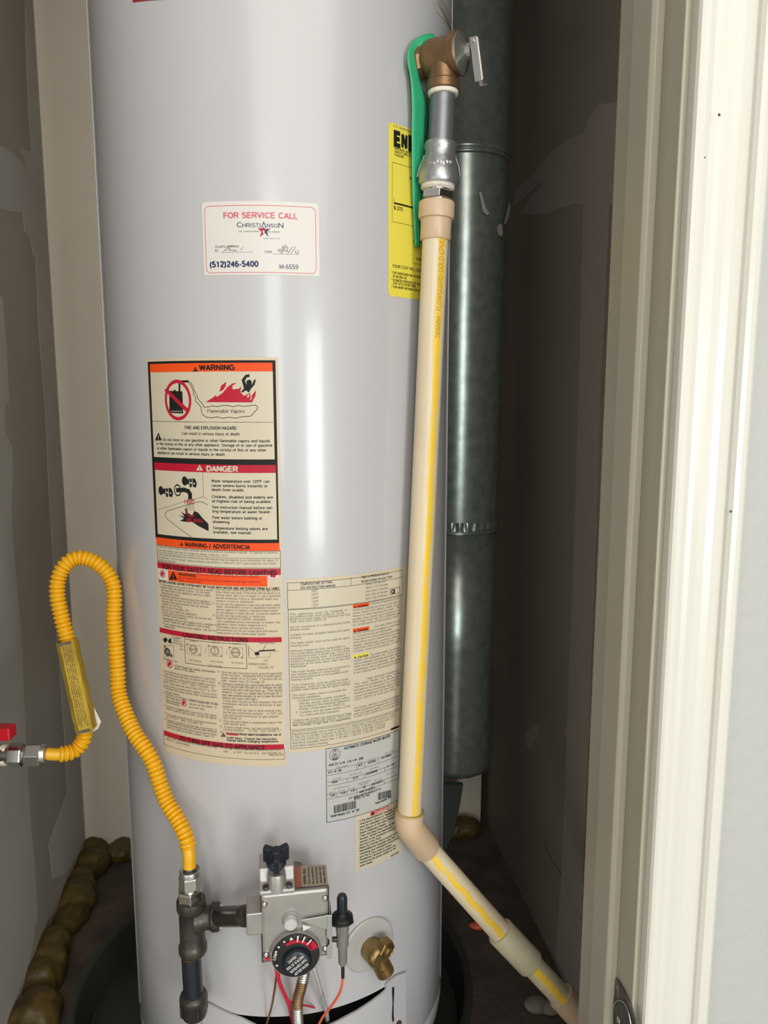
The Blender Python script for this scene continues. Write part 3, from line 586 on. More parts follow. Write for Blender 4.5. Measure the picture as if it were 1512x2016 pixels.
# crop B continues on the same sheet
class Sub(Label):
    def __init__(s, par, ox, oy, k): s.ox, s.oy, s.k = ox, oy, k; s.mats = par.mats; s.e = par.e; s.flat = par.flat; s.tx = par.tx; s.fn = par.fn; s.wrapf = par.wrapf
B = Sub(A, 290, 1050, 4.479)
B.bar(82, 32, 1165, 96, 'orange', 'WARNING / ADVERTENCIA', 330, 905, .56, .2, 'black', .028); tri(B, 305, 108, 32, 34, 'black', 'orange')
B.frame(88, 100, 1172, 243, 4)
B.rect(90, 101, 1170, 242, 'beige', 1)
for t, v, u1 in [('Read and follow water heater warnings and instructions in furnished manual.  If manual is missing,', 122, 1150), ('you may obtain one free of charge by calling 1-800-621-2017', 152, 712), ('Lea y siga las advertencias e instrucciones del manual que acompa\u00f1a a su calentador de agua. Si', 188, 1150), ('se extravi\u00f3 o no se incluy\u00f3, llame al n\u00famero de tel\u00e9fono 1-800-621-2017 para solicitar una copia', 214, 1132), ('gratis del manual.', 238, 250)]:
    B.text(t, 102, v, u1, 17, 'grey_print')
B.hl(90, 162, 1170, 3)
B.bar(92, 250, 1175, 302, 'red', 'FOR YOUR SAFETY READ BEFORE LIGHTING', 135, 1138, .76, .02)
B.rect(185, 324, 1055, 415, 'orange', 1); tri(B, 232, 408, 74, 74, 'black', 'orange'); B.text('WARNING:', 278, 370, 440, 26, 'black', .02)
for t, u, v, u1 in [('If you do not follow these instructions exactly,', 450, 368, 985), ('fire or explosion may result causing property damage, personal', 280, 395, 1000), ('injury or loss of life.', 278, 418, 480)]: B.text(t, u, v, u1, 18, 'red')
def stop(Lx, u, v, r): Lx.disc(u, v, r, 'red', 3, r*.78); Lx.disc(u, v, r*.78, 'white', 2); Lx.poly([(u-r*.3, v+r*.5), (u-r*.4, v-r*.1), (u-r*.25, v-r*.5), (u, v-r*.65), (u+r*.25, v-r*.5), (u+r*.45, v-r*.05), (u+r*.2, v+r*.5)], 'red', 4)
B.rect(104, 312, 180, 402, 'white', 1); stop(B, 138, 357, 34)
lab = B; B.rect(1058, 315, 1165, 408, 'white', 1); B.frame(1064, 322, 1158, 400, 4, 'pinkred'); B.poly([(1085, 385), (1080, 355), (1100, 335), (1108, 350), (1120, 325), (1140, 360), (1130, 388)], 'red', 3)
B.text('BEFORE LIGHTING: ENTIRE SYSTEM MUST BE FILLED WITH WATER AND AIR PURGED FROM ALL LINES', 108, 427, 1162, 19, 'black', .025)
colL = ['A. This appliance has a pilot which is lit by a piezo-', 'electric spark gas ignition system.  Do not open', 'the inner door of the appliance and try to light', 'the pilot by hand.', 'B. BEFORE LIGHTING smell all around the appliance', 'area for gas. Be sure to smell next to the floor', 'because some gas is heavier than air and will', 'settle on the floor.', 'WHAT TO DO IF YOU SMELL GAS', '\u2022Do not try to light any appliance.', '\u2022Do not touch any electric switch; do not use any', 'phone in your building.', '\u2022Immediately call your gas supplier from a neighbor\'s', 'phone. Follow the gas supplier\'s instructions.', '\u2022If you cannot reach your gas supplier, call the fire', 'department.']
for i, t in enumerate(colL): B.text(t, 112+i*2+(12 if t[0] not in 'AB\u2022W' else 0), 455+i*24.7, 112+i*2+(12 if t[0] not in 'AB\u2022W' else 0)+min(8.9*len(t), 470), 18, 'grey_print')
colR = ['C. Use only your hand to push in or turn the gas control', 'knob. Never use tools. If the knob will not push in or', 'turn by hand, don\'t try to repair it, call a qualified', 'service technician. Force or attempted repair may', 'result in a fire or explosion.', 'D. Do not use this appliance if any part has been under', 'water. Immediately contact a qualified installer or', 'service agency to replace a flooded water heater.', 'Do not attempt to repair the unit. It must be replaced.', 'E. DO NOT USE THIS APPLIANCE IF THERE HAS', 'BEEN AN IGNITION OF VAPORS. Immediately', 'call a qualified service technician to inspect the', 'appliance. Water heaters subjected to a', 'flammable vapors ignition will show a', 'discoloration on the air intake grid and require', 'replacement of the entire water heater.']
for i, t in enumerate(colR):
    h_ = t[:2] in ('C.', 'D.', 'E.'); u = (575 if h_ else 605)+i*.6; B.text(t, u, 498+i*25.6, min(u+11.2*len(t), 1172+i*.5), 18, 'grey_print')
B.bar(112, 828, 1183, 870, 'red', 'LIGHTING INSTRUCTIONS', 318, 886, .85, 0)
# valve diagrams
B.frame(330, 930, 872, 1140, 4); B.frame(890, 985, 892, 1080, 2, 'grey_print')
for k, (u, nm, ps, an) in enumerate([(408, 'FIGURE "A"', '"OFF" POSITION', 0), (597, 'FIGURE "B"', '"PILOT" POSITION', pi/2), (780, 'FIGURE "C"', '"ON" POSITION', 0)]):
    v = 1022+k*14
    B.text(nm, u-32, v-70, u+40, 13, 'grey_print'); B.disc(u, v, 42, 'black', 3, 38); B.frame(u-55, v-45, u+62, v+42, 3, 'grey_print'); c_, s_ = math.cos(an)*34, math.sin(an)*34
    B.line([(u-c_, v-s_-5), (u+c_, v+s_-5)], 3, 'black', 3); B.line([(u-c_, v-s_+5), (u+c_, v+s_+5)], 3, 'black', 3); B.disc(u, v, 30, 'grey_print', 3, 27)
    B.line([(u-75, v-30), (u-84, v), (u-75, v+25)], 3, 'grey_print'); B.text(ps, u-40, v+100-k*2, u+70, 14, 'grey_print'); B.text('\u25a1', u-60, v-40, u-45, 12); B.text('\u25a1', u+50, v+50, u+66, 12)
B.text('TOP KNOB', 535, 1175, 655, 20, 'grey_print'); B.hl(440, 1158, 522, 3); B.hl(662, 1180, 872, 3)
B.text('MAIN BURNER', 992, 974, 1125, 17, 'grey_print'); B.poly([(985, 1030), (1130, 1022), (1132, 1032), (985, 1042)], 'black', 3); B.line([(895, 1000), (940, 1045), (985, 1060), (960, 1100), (900, 1100), (895, 1010)], 3, 'grey_print'); B.poly([(945, 1050), (985, 1040), (990, 1070), (955, 1075)], 'black', 3)
B.line([(1085, 1045), (1085, 1090), (960, 1092)], 3, 'grey_print'); B.line([(1045, 985), (1020, 1030)], 4, 'black'); B.text('PILOT', 1030, 1128, 1070, 16, 'grey_print'); B.text('THERMOCOUPLE', 888, 1160, 1056, 18, 'grey_print'); B.text('FIGURE "D"', 985, 1192, 1118, 19, 'grey_print'); B.line([(1160, 1040), (1100, 1044)], 3, 'grey_print')
B.disc(180, 1045, 38, 'black', 3, 24); B.disc(180, 1045, 18, 'black', 3, 9); B.poly([(140, 935), (165, 915), (185, 940), (160, 965)], 'black', 3); B.poly([(195, 930), (215, 925), (212, 970), (185, 958)], 'black', 3); B.line([(148, 985), (235, 990), (238, 1090), (150, 1085), (148, 985)], 4, 'grey_print'); B.disc(160, 1000, 9, 'black', 3); B.disc(215, 1075, 12, 'black', 3)
for t, u, v, u1 in [('GAS CONTROL', 215, 915, 310), ('KNOB', 235, 930, 285), ('THERMOSTAT', 225, 948, 310), ('OFF', 290, 1000, 318), ('DIAL', 290, 1025, 318), ('THERMOSTAT DIAL', 140, 1108, 270), ('PRESSURE REGULATOR', 215, 968, 318)]: B.text(t, u, v, u1, 14, 'grey_print')
stop(B, 199, 1150, 38); stop(B, 325, 1494, 34)
B.text('1.', 138, 1145, 150, 16, 'grey_print')
for t, u, v, u1, bo in [('STOP! Read the safety information', 243, 1175, 600, .02), ('above on this label.', 245, 1196, 420, .01), ('2. Set the thermostat to lowest setting(PILOT LIGHTING).', 140, 1215, 606, 0), ('Turn thermostat dial fully clockwise until it stops.', 155, 1242, 600, 0), ('3. Push the gas control knob down slightly and turn', 142, 1264, 604, 0), ('clockwise to "OFF"  SEE FIGURE "A".', 155, 1292, 600, 0), ('NOTE: Knob cannot be turned from "PILOT" to "OFF"', 145, 1315, 615, 0), ('unless knob is pushed down slightly. Do not force.', 148, 1344, 617, 0), ('4. Remove the outer burner door located below', 146, 1366, 620, 0), ('the gas control.', 160, 1400, 290, 0),
    ('5. Wait ten (10) minutes to clear out any gas. If you', 148, 1418, 622, 0), ('then smell gas,', 165, 1446, 290, 0), ('STOP! Follow "B" in the', 372, 1480, 620, .01), ('safety information', 165, 1472, 290, 0), ('above on this label.  If', 374, 1508, 612, 0), ('you do not smell gas,', 168, 1492, 290, 0), ('go to next step.', 372, 1536, 508, 0), ('6. This unit is equipped with a push button pilot ignitor', 150, 1522, 612, 0), ('which is used to light the pilot. Locate the ignitor', 170, 1550, 612, 0), ('7. Turn gas control knob counterclockwise', 152, 1590, 612, 0), ('to "PILOT"  SEE FIGURE "B".', 172, 1618, 500, 0),
    ('8. The pilot is located on the left side of the burner. It', 154, 1642, 610, 0), ('can be located by looking through the glass view port', 175, 1666, 614, 0), ('while pressing the pilot ignitor button several times.', 176, 1690, 614, 0), ('Look for a spark at the pilot location. Figure "D".', 176, 1712, 595, 0)]:
    B.text(t, u, v, u1, 18, 'grey_print', bo)
rt = ['9.  Once the pilot has been found, push the gas knob', 'all the way down.  Immediately press the pilot ignitor', 'button rapidly (4) to (5) times.  If the pilot will not', 'light, repeat step (3) through (9).', '10. Continue to hold the gas control knob down for about', 'one (1) minute after the pilot is lit. Release the gas', 'control knob and it will pop back up.  Pilot should', 'remain lit. If it goes out, repeat step (3) through (9). It', 'may take several minutes for air to clear the lines', 'before the pilot will light.', '\u2022If knob does not pop up when released, stop and', 'immediately call your service technician or gas', 'supplier.', '\u2022If the pilot will not stay lit after several tries,', 'turn the gas control knob clockwise     to "OFF" and', 'call your service technician or gas supplier.', 'SEE FIGURE "A".', '11. Once the pilot flame is established replace the', 'outer burner door.', '12. At arm\'s length away, turn gas control knob', 'counterclockwise      to "ON".  SEE FIGURE "C".', '13.  Set thermostat to desired setting.']
for i, t in enumerate(rt):
    h_ = t[0] in '19' ; u = (622 if h_ else 655)+i*1.0; B.text(t, u, 1228+i*25.3, min(u+11*len(t), 1187), 19, 'grey_print', .01 if 4 <= i < 10 else 0)
tri(B, 672, 1792, 42, 38); B.rect(698, 1757, 802, 1775, 'red', 2); B.text('Hotter water increases the risk of', 812, 1778, 1180, 18, 'black', .02); B.text('scald injury. Consult the instruction', 702, 1806, 1140, 18, 'black', .02); B.text('manual before changing temperature.', 702, 1828, 1160, 18, 'black', .02)
B.bar(148, 1735, 1203, 1776, 'red', 'TO TURN OFF GAS TO APPLIANCE', 288, 1034, .85, 0)
B.text('1. Set the thermostat to lowest setting', 155, 1790, 610, 17, 'grey_print'); B.text('(PILOT LIGHTING).', 172, 1820, 378, 18, 'grey_print')
B.text('2. Push gas control knob down slightly and turn clock-', 645, 1896, 1186, 17, 'grey_print'); B.text('wise      to "OFF". Do not force.  SEE FIGURE "A".', 672, 1928, 1190, 18, 'grey_print'); B.text('186630-001', 1072, 1962, 1205, 17, 'grey_print')
B.frame(150, 1776, 1207, 1860, 3)
o = A.finish('warning_label', WH); o['label'] = 'tall beige label with orange and red warning bands and burn pictures'

# temperature and installation label
L = Label(550, 1100, 5.04, [])
zt = L.q(60, 205)[1]; s0 = L.q(60, 205)[0]; s1 = cyl(822, 1300)[0]; zb = L.q(115, 1925)[1]
L.polysz([(s0, zt), (s1, zt), (s1, zb), (s0, zb)], 'beige_edge', 0)
su = L.q(85, 240); L.polysz([(su[0], su[1]), (s1-.003, su[1]), (s1-.003, zb+.004), (su[0], zb+.004)], 'beige', 1)
L.frame(80, 240, 1215, 313, 4); L.frame(80, 313, 1220, 500, 4); L.frame(86, 508, 1205, 1700, 4); L.frame(112, 1714, 1190, 1885, 4); L.line([(707, 185), (710, 262)], 4, 'black')
L.text('TEMPERATURE SETTING,', 208, 263, 528, 24, 'black', .01); L.text('SEE INSTRUCTION MANUAL', 208, 300, 560, 24, 'black', .01)
L.text('TIME TO PRODUCE 2nd & 3rd', 812, 196, 1085, 22, 'black', .01); L.text('DEGREE BURNS ON ADULT SKIN', 810, 238, 1115, 22, 'black', .01)
for i, t in enumerate(['160\u00b0F', '150\u00b0F', '140\u00b0F', '130\u00b0F', '120\u00b0F']): L.text(t, 315+i*1.5, 330+i*36, 382+i*2, 24, 'grey_print')
for i, t in enumerate(['About 1/2 Second', 'About 1 1/2 Seconds', 'Less than 5 seconds', 'More Than 30 Seconds', 'More Than 5 Minutes']): L.text(t, 855, 262+i*36, 1045+(i > 0)*26, 22, 'grey_print')
L.frame(1095, 300, 1190, 358, 5); L.disc(1122, 325, 24, 'black', 3, 12); L.rect(1133, 302, 1143, 345, 'black', 3)
spec = [(100, 560, 'This  appliance  must  be  installed  in'), (102, 585, 'accordance with local codes or, in the'), (102, 610, 'absence of local codes, the National Fuel Gas'), (104, 635, 'Code, ANSI Z223.1/NFPA 54.'), (105, 688, 'Not for Installation in a Manufactured Home'), (106, 715, '(Mobile Home).'), (107, 765, 'Suitable for water (potable) heating and space'), (108, 794, 'heating.'), (109, 846, 'This water heater must not be used for space'), (110, 873, 'heating only.'), (112, 924, 'Minimum clearances from combustible or'), (112, 951, 'non-combustible construction, 0 inches sides,'), (113, 977, '0 inches back and 12 inches top.  For closet'), (113, 1003, 'installation, 4 inches front.  A minimum of 4'), (114, 1029, 'inches is required for access to serviceable'), (115, 1055, 'parts such as the drain valve, relief valve and'), (116, 1080, 'thermostat.'), (117, 1132, 'This water heater shall not be connected to'), (118, 1158, 'any heating system or component(s)'), (118, 1184, 'previously used with a non-potable water'), (119, 1210, 'heating system.'), (120, 1262, 'Toxic chemicals, such as used for boiler'), (121, 1288, 'treatment, shall not be introduced into a'), (122, 1312, 'potable water heater used for space heating.'), (123, 1365, 'This water heater meets or exceeds the'), (124, 1392, 'following standards:'), (175, 1418, '1.Federal minimum energy standards'), (195, 1446, 'effective January, 2004, or latest edition,'), (198, 1472, 'according to the National Appliance'), (198, 1500, 'Energy Conservation Act (NAECA).'), (165, 1535, '2. Complies with the latest edition of the'), (200, 1562, 'ICC codes and HUD standards.'), (132, 1612, 'Complies with 40 Ng/J Nox requirements of Texas'), (132, 1636, 'and most California AQM Districts. DOES NOT'), (132, 1660, 'meet SCAQMD 10 Ng/J Rule 1121 requirements.')]
for u, v, t in spec: L.text(t, u, v, min(u+14.2*len(t), 700 if v < 1600 else 712), 21, 'grey_print', .02 if v == 1660 else 0)
spr = [(895, 458, 'California Proposition 65 lists'), (725, 520, 'chemical substances known to the state to'), (726, 550, 'cause cancer, birth defects, death, serious'), (726, 580, 'illness or other reproductive harm.  This'), (727, 610, 'product may contain such substances, be'), (727, 638, 'their origin from fuel, fuel combustion gas'), (728, 668, 'or components of the product itself.'), (940, 682, 'This water heater must be'), (730, 752, 'braced, anchored or strapped to avoid falling'), (730, 782, 'or moving during an earthquake.'), (731, 812, 'Instructions for correct installation procedures'), (731, 842, 'Instructions may be obtained from your local'), (732, 872, 'dealer, wholesaler or public utility or'), (732, 900, 'California\'s office of the State Architect, 1300'), (732, 930, 'Q Street, Suite 5130 Sacramento, CA 95811'), (895, 965, 'This water heater, as all water'), (735, 1022, 'heaters, will eventually leak.  Do not install'), (735, 1052, 'without adequate drainage provisions where'), (736, 1082, 'water flow will cause damage.  Note: That'), (736, 1112, 'condensation from a water heater may appear'), (737, 1142, 'to be a leaking tank. See instruction manual.'), (862, 1200, 'High Altitude Installation'), (738, 1255, 'This  water  heater  has  been  design'), (738, 1285, 'certified for installation to the elevation'), (738, 1315, 'indicated on the rating plate. For installation'), (739, 1345, 'elevations above the altitude range specified'), (739, 1375, 'consult the National Fuel Gas Code, ANSI'), (740, 1405, 'Z223.1/NFPA or local gas utility.'), (740, 1492, 'For proper venting in certain installations'), (740, 1520, 'field-installed increased vent connector'), (741, 1548, 'pipe size may be needed. Consult vent tables'), (741, 1576, 'in ANSI Z223.1/NFPA 54 or local gas utility.')]
for u, v, t in spr: L.text(t, u, v, min(u+12.5*len(t), 1195), 21, 'grey_print')
for v, c, t in [(455, 'pinkred', 'WARNING'), (695, 'pinkred', 'WARNING'), (955, 'yellow', 'CAUTION')]:
    L.rect(727, v, 890, v+36, 'orange' if c != 'yellow' else c, 2); tri(L, 750, v+34, 26, 26, 'black', c); L.text(t, 772, v+31, 878, 22, 'black', .02, 5)
for i, t in enumerate(['Manufactured under one or more of these U.S. Patent Nos: 2,744,469; 6,035,812; 7,032,', '6,109,216; 6,230,665; 6,216,643; 6,395,952; 4,777,933; 5,199,385; 5,924,922; 4,447,377;', '4,527,543; 4,603,221; 4,872,443; 5,000,012; 5,255,665; 4,947,586; 6,554,612.', 'And these Canadian Patent Nos: 1,191,460; 1,238,270; 1,294,222; 2,280,498', 'And Other Patents Pending']):
    L.text(t, 125+i, 1748+i*30, [1140, 1135, 1050, 1045, 480][i], 23, 'grey_print')
o = L.finish('installation_label', WH); o['label'] = 'wide beige sheet of dense small print with a temperature table'

# silver rating plate
L = Label(620, 1430, 6.72, [], e=.0005)
zt = L.q(145, 290)[1]; s0 = L.q(145, 290)[0]; s1 = L.q(1110, 20)[0]; zb = L.q(162, 1275)[1]
L.polysz([(s0, zt), (s1, zt), (s1, zb), (s0, zb)], 'silver', 0)
L.frame(145, 295, 1108, 1272, 6)
L.text('AUTOMATIC STORAGE WATER HEATER', 385, 305, 992, 36, 'black', .025)
L.disc(262, 372, 82, 'black', 2, 77); L.disc(262, 372, 56, 'grey_print', 2, 52); L.line([(262, 312), (225, 400), (300, 400), (262, 312)], 4, 'black', 3); L.text('N', 248, 388, 276, 26, 'black', .02); L.text('OHIO', 235, 318, 290, 18); L.text('DESIGN', 226, 444, 298, 18, 'black', .02); L.frame(238, 408, 290, 432, 4)
L.text('ANSI Z21.10.1\u00ae - CSA 4.1\u00ae - 2008', 180, 525, 635, 30, 'black', .02)
for v0, v1, divs in [(580, 650, [550, 655, 832]), (738, 790, [422, 655, 920]), (905, 960, [292, 425, 550, 745, 910])]:
    L.hl(155, v0, 1105, 4); L.hl(158, v1, 1105, 4)
    a = L.q(155, v0)[1]; b = L.q(158, v1)[1]
    for d in divs:
        sx = L.q(d, v0-60)[0]; L.polysz([(sx-.0002, a), (sx+.0002, a), (sx+.0002, b), (sx-.0002, b)], 'black', 2)
for t, u, v, u1, h, m in [('MODEL NUMBER', 280, 552, 430, 14, 'grey_print'), ('CAPACITY', 555, 500-10, 630, 14, 'grey_print'), ('GAS TYPE', 705, 448, 785, 14, 'grey_print'), ('SERIAL NUMBER', 915, 372, 1045, 14, 'grey_print'), ('GCV  40  200', 170, 622, 350, 30, 'black'), ('40.0', 568, 530, 620, 28, 'black'), ('NATURAL', 700, 494, 806, 28, 'black'), ('1017J000000', 875, 432, 1003, 26, 'black'),
    ('INPUT BTU/HR', 230, 705, 355, 14, 'grey_print'), ('RECOVERY GAL/HR', 458, 650, 620, 14, 'grey_print'), ('SERIES NUMBER', 718, 575, 840, 14, 'grey_print'), ('40000', 220, 752, 297, 28, 'black'), ('34.32', 497, 700, 566, 28, 'black'), ('1024J000028', 670, 642, 822, 28, 'black'), ('6', 955, 540, 968, 26, 'black'), ('1 OF', 1000, 525, 1040, 24, 'black'),
    ('GAS PRESSURE IN IN. W.C.', 245, 832, 465, 14, 'grey_print'), ('MAX WORKING', 570, 765, 735, 14, 'grey_print'), ('PRESSURE, PSI', 590, 782, 700, 14, 'grey_print'), ('MANIFOLD', 178, 888, 275, 13, 'grey_print'), ('MAX. INLET', 305, 862, 400, 13, 'grey_print'), ('MIN. INLET', 435, 835, 535, 13, 'grey_print'), ('MFG. DATE', 785, 720, 880, 13, 'grey_print'), ('5.00', 203, 928, 264, 28, 'black'), ('14.00', 333, 898, 404, 28, 'black'), ('5.00', 472, 865, 528, 28, 'black'), ('150', 625, 818, 668, 26, 'black'), ('06/14/2010', 752, 780, 888, 30, 'black'), ('FIRST HR', 945, 640, 1040, 13, 'grey_print'),
    ('MADE IN MEXICO', 585, 880, 792, 28, 'black'), ('A.O. SMITH WATER PRODUCTS CO.', 445, 962, 875, 28, 'black'), ('MCBEE, SC, USA', 515, 970, 720, 28, 'black'), ('Model Number GCV  40  200', 210, 1200, 582, 30, 'black'), ('Serial Number 1017', 793, 1030, 1010, 28, 'black')]:
    L.text(t, u, v, u1, h, m, .02 if m == 'black' else 0)
for u0, u1, v0, v1 in ((250, 535, 1048, 1150), (828, 995, 880, 975)):
    x = u0
    while x < u1: wv = random.choice((3, 5, 7, 10)); L.rect(x, v0-(x-u0)*.245, x+wv, v1-(x-u0)*.245, 'black', 2); x += wv+random.choice((3, 4, 7))
L.rect(1000, 25, 1108, 52, 'black', 2)
o = L.finish('rating_plate', WH); o['label'] = 'silver grey plate with two bar codes'

# small danger label, lower right
L = Label(620, 1430, 6.72, [])
s0, zt = L.q(525, 1170); s1 = L.q(1155, 1000)[0]; zb = L.q(525, 1930)[1]
L.polysz([(s0, zt), (s1, zt), (s1, zb), (s0, zb)], 'beige', 0)
L.rect(735, 1135, 972, 1185, 'red', 1); L.text('DANGER', 790, 1160, 965, 34, 'beige', .03); tri(L, 762, 1170, 34, 30, 'black', 'red')
for i, t in enumerate(['\u2022 If the Manifold/Burner Assembly is', 'removed for service or replacement, it', 'must be reinstalled correctly to ensure', 'the integrity of the water heater\'s', 'sealed combustion chamber.', '\u2022 Clean the Base-Ring Filter at least', 'annually. Review the maintenance', 'section of the Installation Instructions', 'and Use & Care Guide.', '\u2022 Reset the thermal switch located on the', 'Manifold/Burner Assembly only after', 'reviewing your Installation Instructions', 'and Use & Care Guide or contact', 'Residential Technical Assistance by', 'referencing the phone number on the', 'water heater.']):
    b_ = t[0] == '\u2022'; L.text(t, 566 if b_ else 590, 1272+i*39.6-(0 if b_ else 8), min((566 if b_ else 590)+13.5*len(t), 1100), 25, 'black', .015)
L.text('196218-000', 995, 1730, 1105, 24, 'black', .01)
o = L.finish('danger_label', WH); o['label'] = 'small beige label with a red danger heading'

# yellow energy label
L = Label(740, 200, 4.582, [])
s0, zt = L.q(112, 182); zb = L.q(105, 1752)[1]; s1 = cyl(877, 560)[0]
L.polysz([(s0+.003, zt), (s1, zt), (s1, zb), (s0+.003, zb), (s0, zb+.003), (s0, zt-.003)], 'yellow', 0)
L.text('U.S. Government', 158, 228, 312, 22, 'grey_print'); a_ = L.q(158, 392); pt_ = L.q(226, 392)[0]-a_[0]; up_ = L.q(158, 268)[1]-a_[1]
for i, ch in enumerate('ENERGYGUI'):
    vs_, fs_, wd_ = glyphs(ch, .07); L.tx.add([(a_[0]+pt_*i+x*pt_*.86/wd_*(.4 if ch == 'I' else 1), a_[1]+y*up_, .0007) for x, y in vs_], fs_, L.idx('black'), False)
for i, t in enumerate(['WATER HEATER - NATURAL GAS', 'CAPACITY (FIRST HOUR', '70 GALLONS']): L.text(t, 165, 432+i*28, [340, 330, 248][i], 22, 'black', .01)
L.frame(145, 548, 600, 1082, 3); L.hl(160, 915, 600, 15); L.line([(162, 872), (162, 915)], 3, 'black'); L.text('$ 273', 160, 972, 238, 32, 'black', .02)
L.frame(332, 1250, 600, 1458, 3); L.text('ENERGY FACTOR', 362, 1428, 520, 20, 'black', .01); L.text('ESTIMATED YEARLY', 300, 700, 420, 22, 'black', .01)
L.text('YOUR COST WILL DEPEND ON', 146, 1495, 470, 28, 'black', .005)
for i, t in enumerate(['* COST RANGE BASED ONLY ON MODELS FUELED', '  BY NATURAL GAS', '* ESTIMATED OPERATING COST BASED ON', '  COST OF $1.218 PER THERM', '* FOR MORE INFORMATION VISIT WWW']): L.text(t, 138+(i in (1, 3))*14, 1552+[0, 34, 66, 96, 128][i], [450, 275, 430, 355, 450][i], 22, 'black', .012)
o = L.finish('energy_label', WH); o['label'] = 'bright yellow energy cost label'

# fragments of labels at the top edge of the frame
L = Label(0, 0, 1, [])
L.poly([(261, -60), (321, -60), (321, 0), (262, 5)], 'decal_red', 1); o = L.finish('brand_decal', WH)
L = Label(800, 0, 7.56, [])
L.poly([(430, -200), (712, -200), (710, 460), (640, 400), (560, 290), (440, 170)], 'silver', 0); L.line([(440, 170), (560, 290), (640, 400), (705, 470)], 12, 'beige_edge', 1)
for i in range(12): L.text('the tank must be full before lighting the', 460+max(0, i-4)*18, -80+i*36, 700, 20, 'grey_print')
L.finish('notice_label', WH)

# ---------------- gas control valve
FN = V((math.sin(.16), -math.cos(.16), 0)); FT = V((math.cos(.16), math.sin(.16), 0)); UZ = V((0, 0, 1))
FO = P(580, 1820, .735)
def fp(x, y, off=0): return PL(x, y, FO+FN*off, FN)
K1 = lambda u, v: (480+u/4.447, 1640+v/4.447)
def f1(u, v, off=0): return fp(*K1(u, v), off)
def fl(p): d = p-FO; return d.dot(FT), d.z
c0 = fl(f1(152, 545)); c1 = fl(f1(742, 480)); c2 = fl(f1(160, 1140)); c3 = fl(f1(735, 1090))
xl = (c0[0]+c2[0])/2; xr = c1[0]; ztp = (c0[1]+c1[1])/2; zbt = (c2[1]+c3[1])/2
def LF(a, z, off=0): return FO+FT*a+UZ*z+FN*off
mb = MB(); cx_ = (xl+xr)/2
mb.box(LF(cx_, (ztp+zbt)/2, -.0225), FT, FN, UZ, (xr-xl)/2, .0225, (ztp-zbt)/2)
gv = mb.build('gas_control', 'castal', WH, .0035)
mb = MB(); mb.box(LF(cx_, (ztp+zbt)/2-.0, -.004), FT, FN, UZ, (xr-xl)/2+.0008, .0012, (ztp-zbt)/2+.0008); mb.build('cover_joint', 'iron', gv, .0008)
mb = MB(); mb.lathe([(.016, 0), (.016, .06)], LF(cx_, zbt+.045, -.042), -FN, 6); mb.build('spud', 'castal', gv)
# inlet boss
q0 = fl(fp(489, 1802)); q1 = fl(fp(513, 1843))
bc = LF((q0[0]+xl)/2-.0005, (q0[1]+q1[1])/2, -.017); 
mb = MB(); mb.box(bc, FT, FN, UZ, (xl-q0[0])/2+.002, .015, (q0[1]-q1[1])/2); mb.build('inlet_boss', 'castal', gv, .0015)
for (u, v) in ((180, 622), (712, 565), (195, 1062), (712, 1008)):
    p = f1(u, v); mb = MB(); mb.lathe([(.0034, 0), (.0036, .0007), (.0030, .0022), (.0016, .0030), (.0013, .0018), (0, .0018)], p-FN*.0002, FN, 20)
    mb.build('screw', 'chrome', gv)
mb = MB(); p = f1(205, 1090); mb.lathe([(.0022, 0), (.0021, .0032), (0, .0034)], p, FN, 12); mb.build('seal', 'redplastic', gv)
# reset button with recess ring
p = f1(408, 758); rp = 62/4.447*mm_px(p)
mb = MB(); mb.lathe([(rp*1.25, 0), (rp*1.25, .0012), (rp*1.08, .0012), (rp*1.05, .0002), (0, .0002)], p, FN, 32); mb.build('button_ring', 'castal', gv)
mb = MB(); mb.lathe([(rp*.95, .0002), (rp*.95, .007), (rp*.86, .0085), (rp*.62, .0085), (rp*.58, .0078), (0, .0078)], p, FN, 32); mb.build('reset_button', 'alu', gv)
# thermostat dial
dc = f1(453, 1032); rd = 215/4.447*mm_px(dc)
mb = MB(); mb.lathe([(rd*1.03, 0), (rd*1.03, .004), (rd, .006), (rd*.97, .006)], dc, FN, 64); mb.build('dial_rim', 'castal', gv)
mb = MB(); mb.lathe([(rd*.97, .001), (rd*.965, .0065), (rd*.60, .0082), (0, .0083)], dc, FN, 64)
dial = mb.build('dial', 'dialblack', gv, 0, 50)
hub = dc-UZ*rd*.17+FT*rd*.04
mb = MB(); mb.lathe([(rd*.62, .006), (rd*.60, .009), (rd*.53, .0138), (rd*.49, .0146), (0, .0146)], hub, FN, 48)
for k in range(40):
    a = 2*pi*k/40; pq = hub+FT*(rd*.565*math.cos(a))+UZ*(rd*.565*math.sin(a)); mb.tube([pq+FN*.006+(FT*math.cos(a)+UZ*math.sin(a))*rd*.03, pq+FN*.0115], .0006, 5)
mb.build('dial_hub', 'knob', gv, 0, 50)
class FaceLabel(Label):
    def __init__(s, o_, off, ex, ez): s.mats = []; s.e = 0; s.flat = MB(); s.tx = MB(); s.k = 1; s.ox = s.oy = 0; s.o_ = o_; s.off = off; s.ex = ex; s.ez = ez; s.fn = lambda x, y: (x, -y); n = ex.cross(ez); s.wrapf = lambda a, b, c: s.o_+s.ex*a+s.ez*b-n*(-(s.off+c)) 
def rot(deg): a = math.radians(deg); return FT*math.cos(a)+UZ*math.sin(a), -FT*math.sin(a)+UZ*math.cos(a)
ex, ez = rot(38)
L = FaceLabel(hub, .0149, ex, ez)
for i, (t, w_) in enumerate([('CAUTION:', .40), ('RISK OF SCALDING', .84), ('INCREASES WITH', .80), ('HOTTER WATER', .68)]):
    z = (.27-.2*i)*rd; L.text(t, -rd*w_/2, -z, rd*w_/2, rd*.115, 'white', .02)
L.finish('caution_print', gv)
L = FaceLabel(dc, .0, FT, UZ)
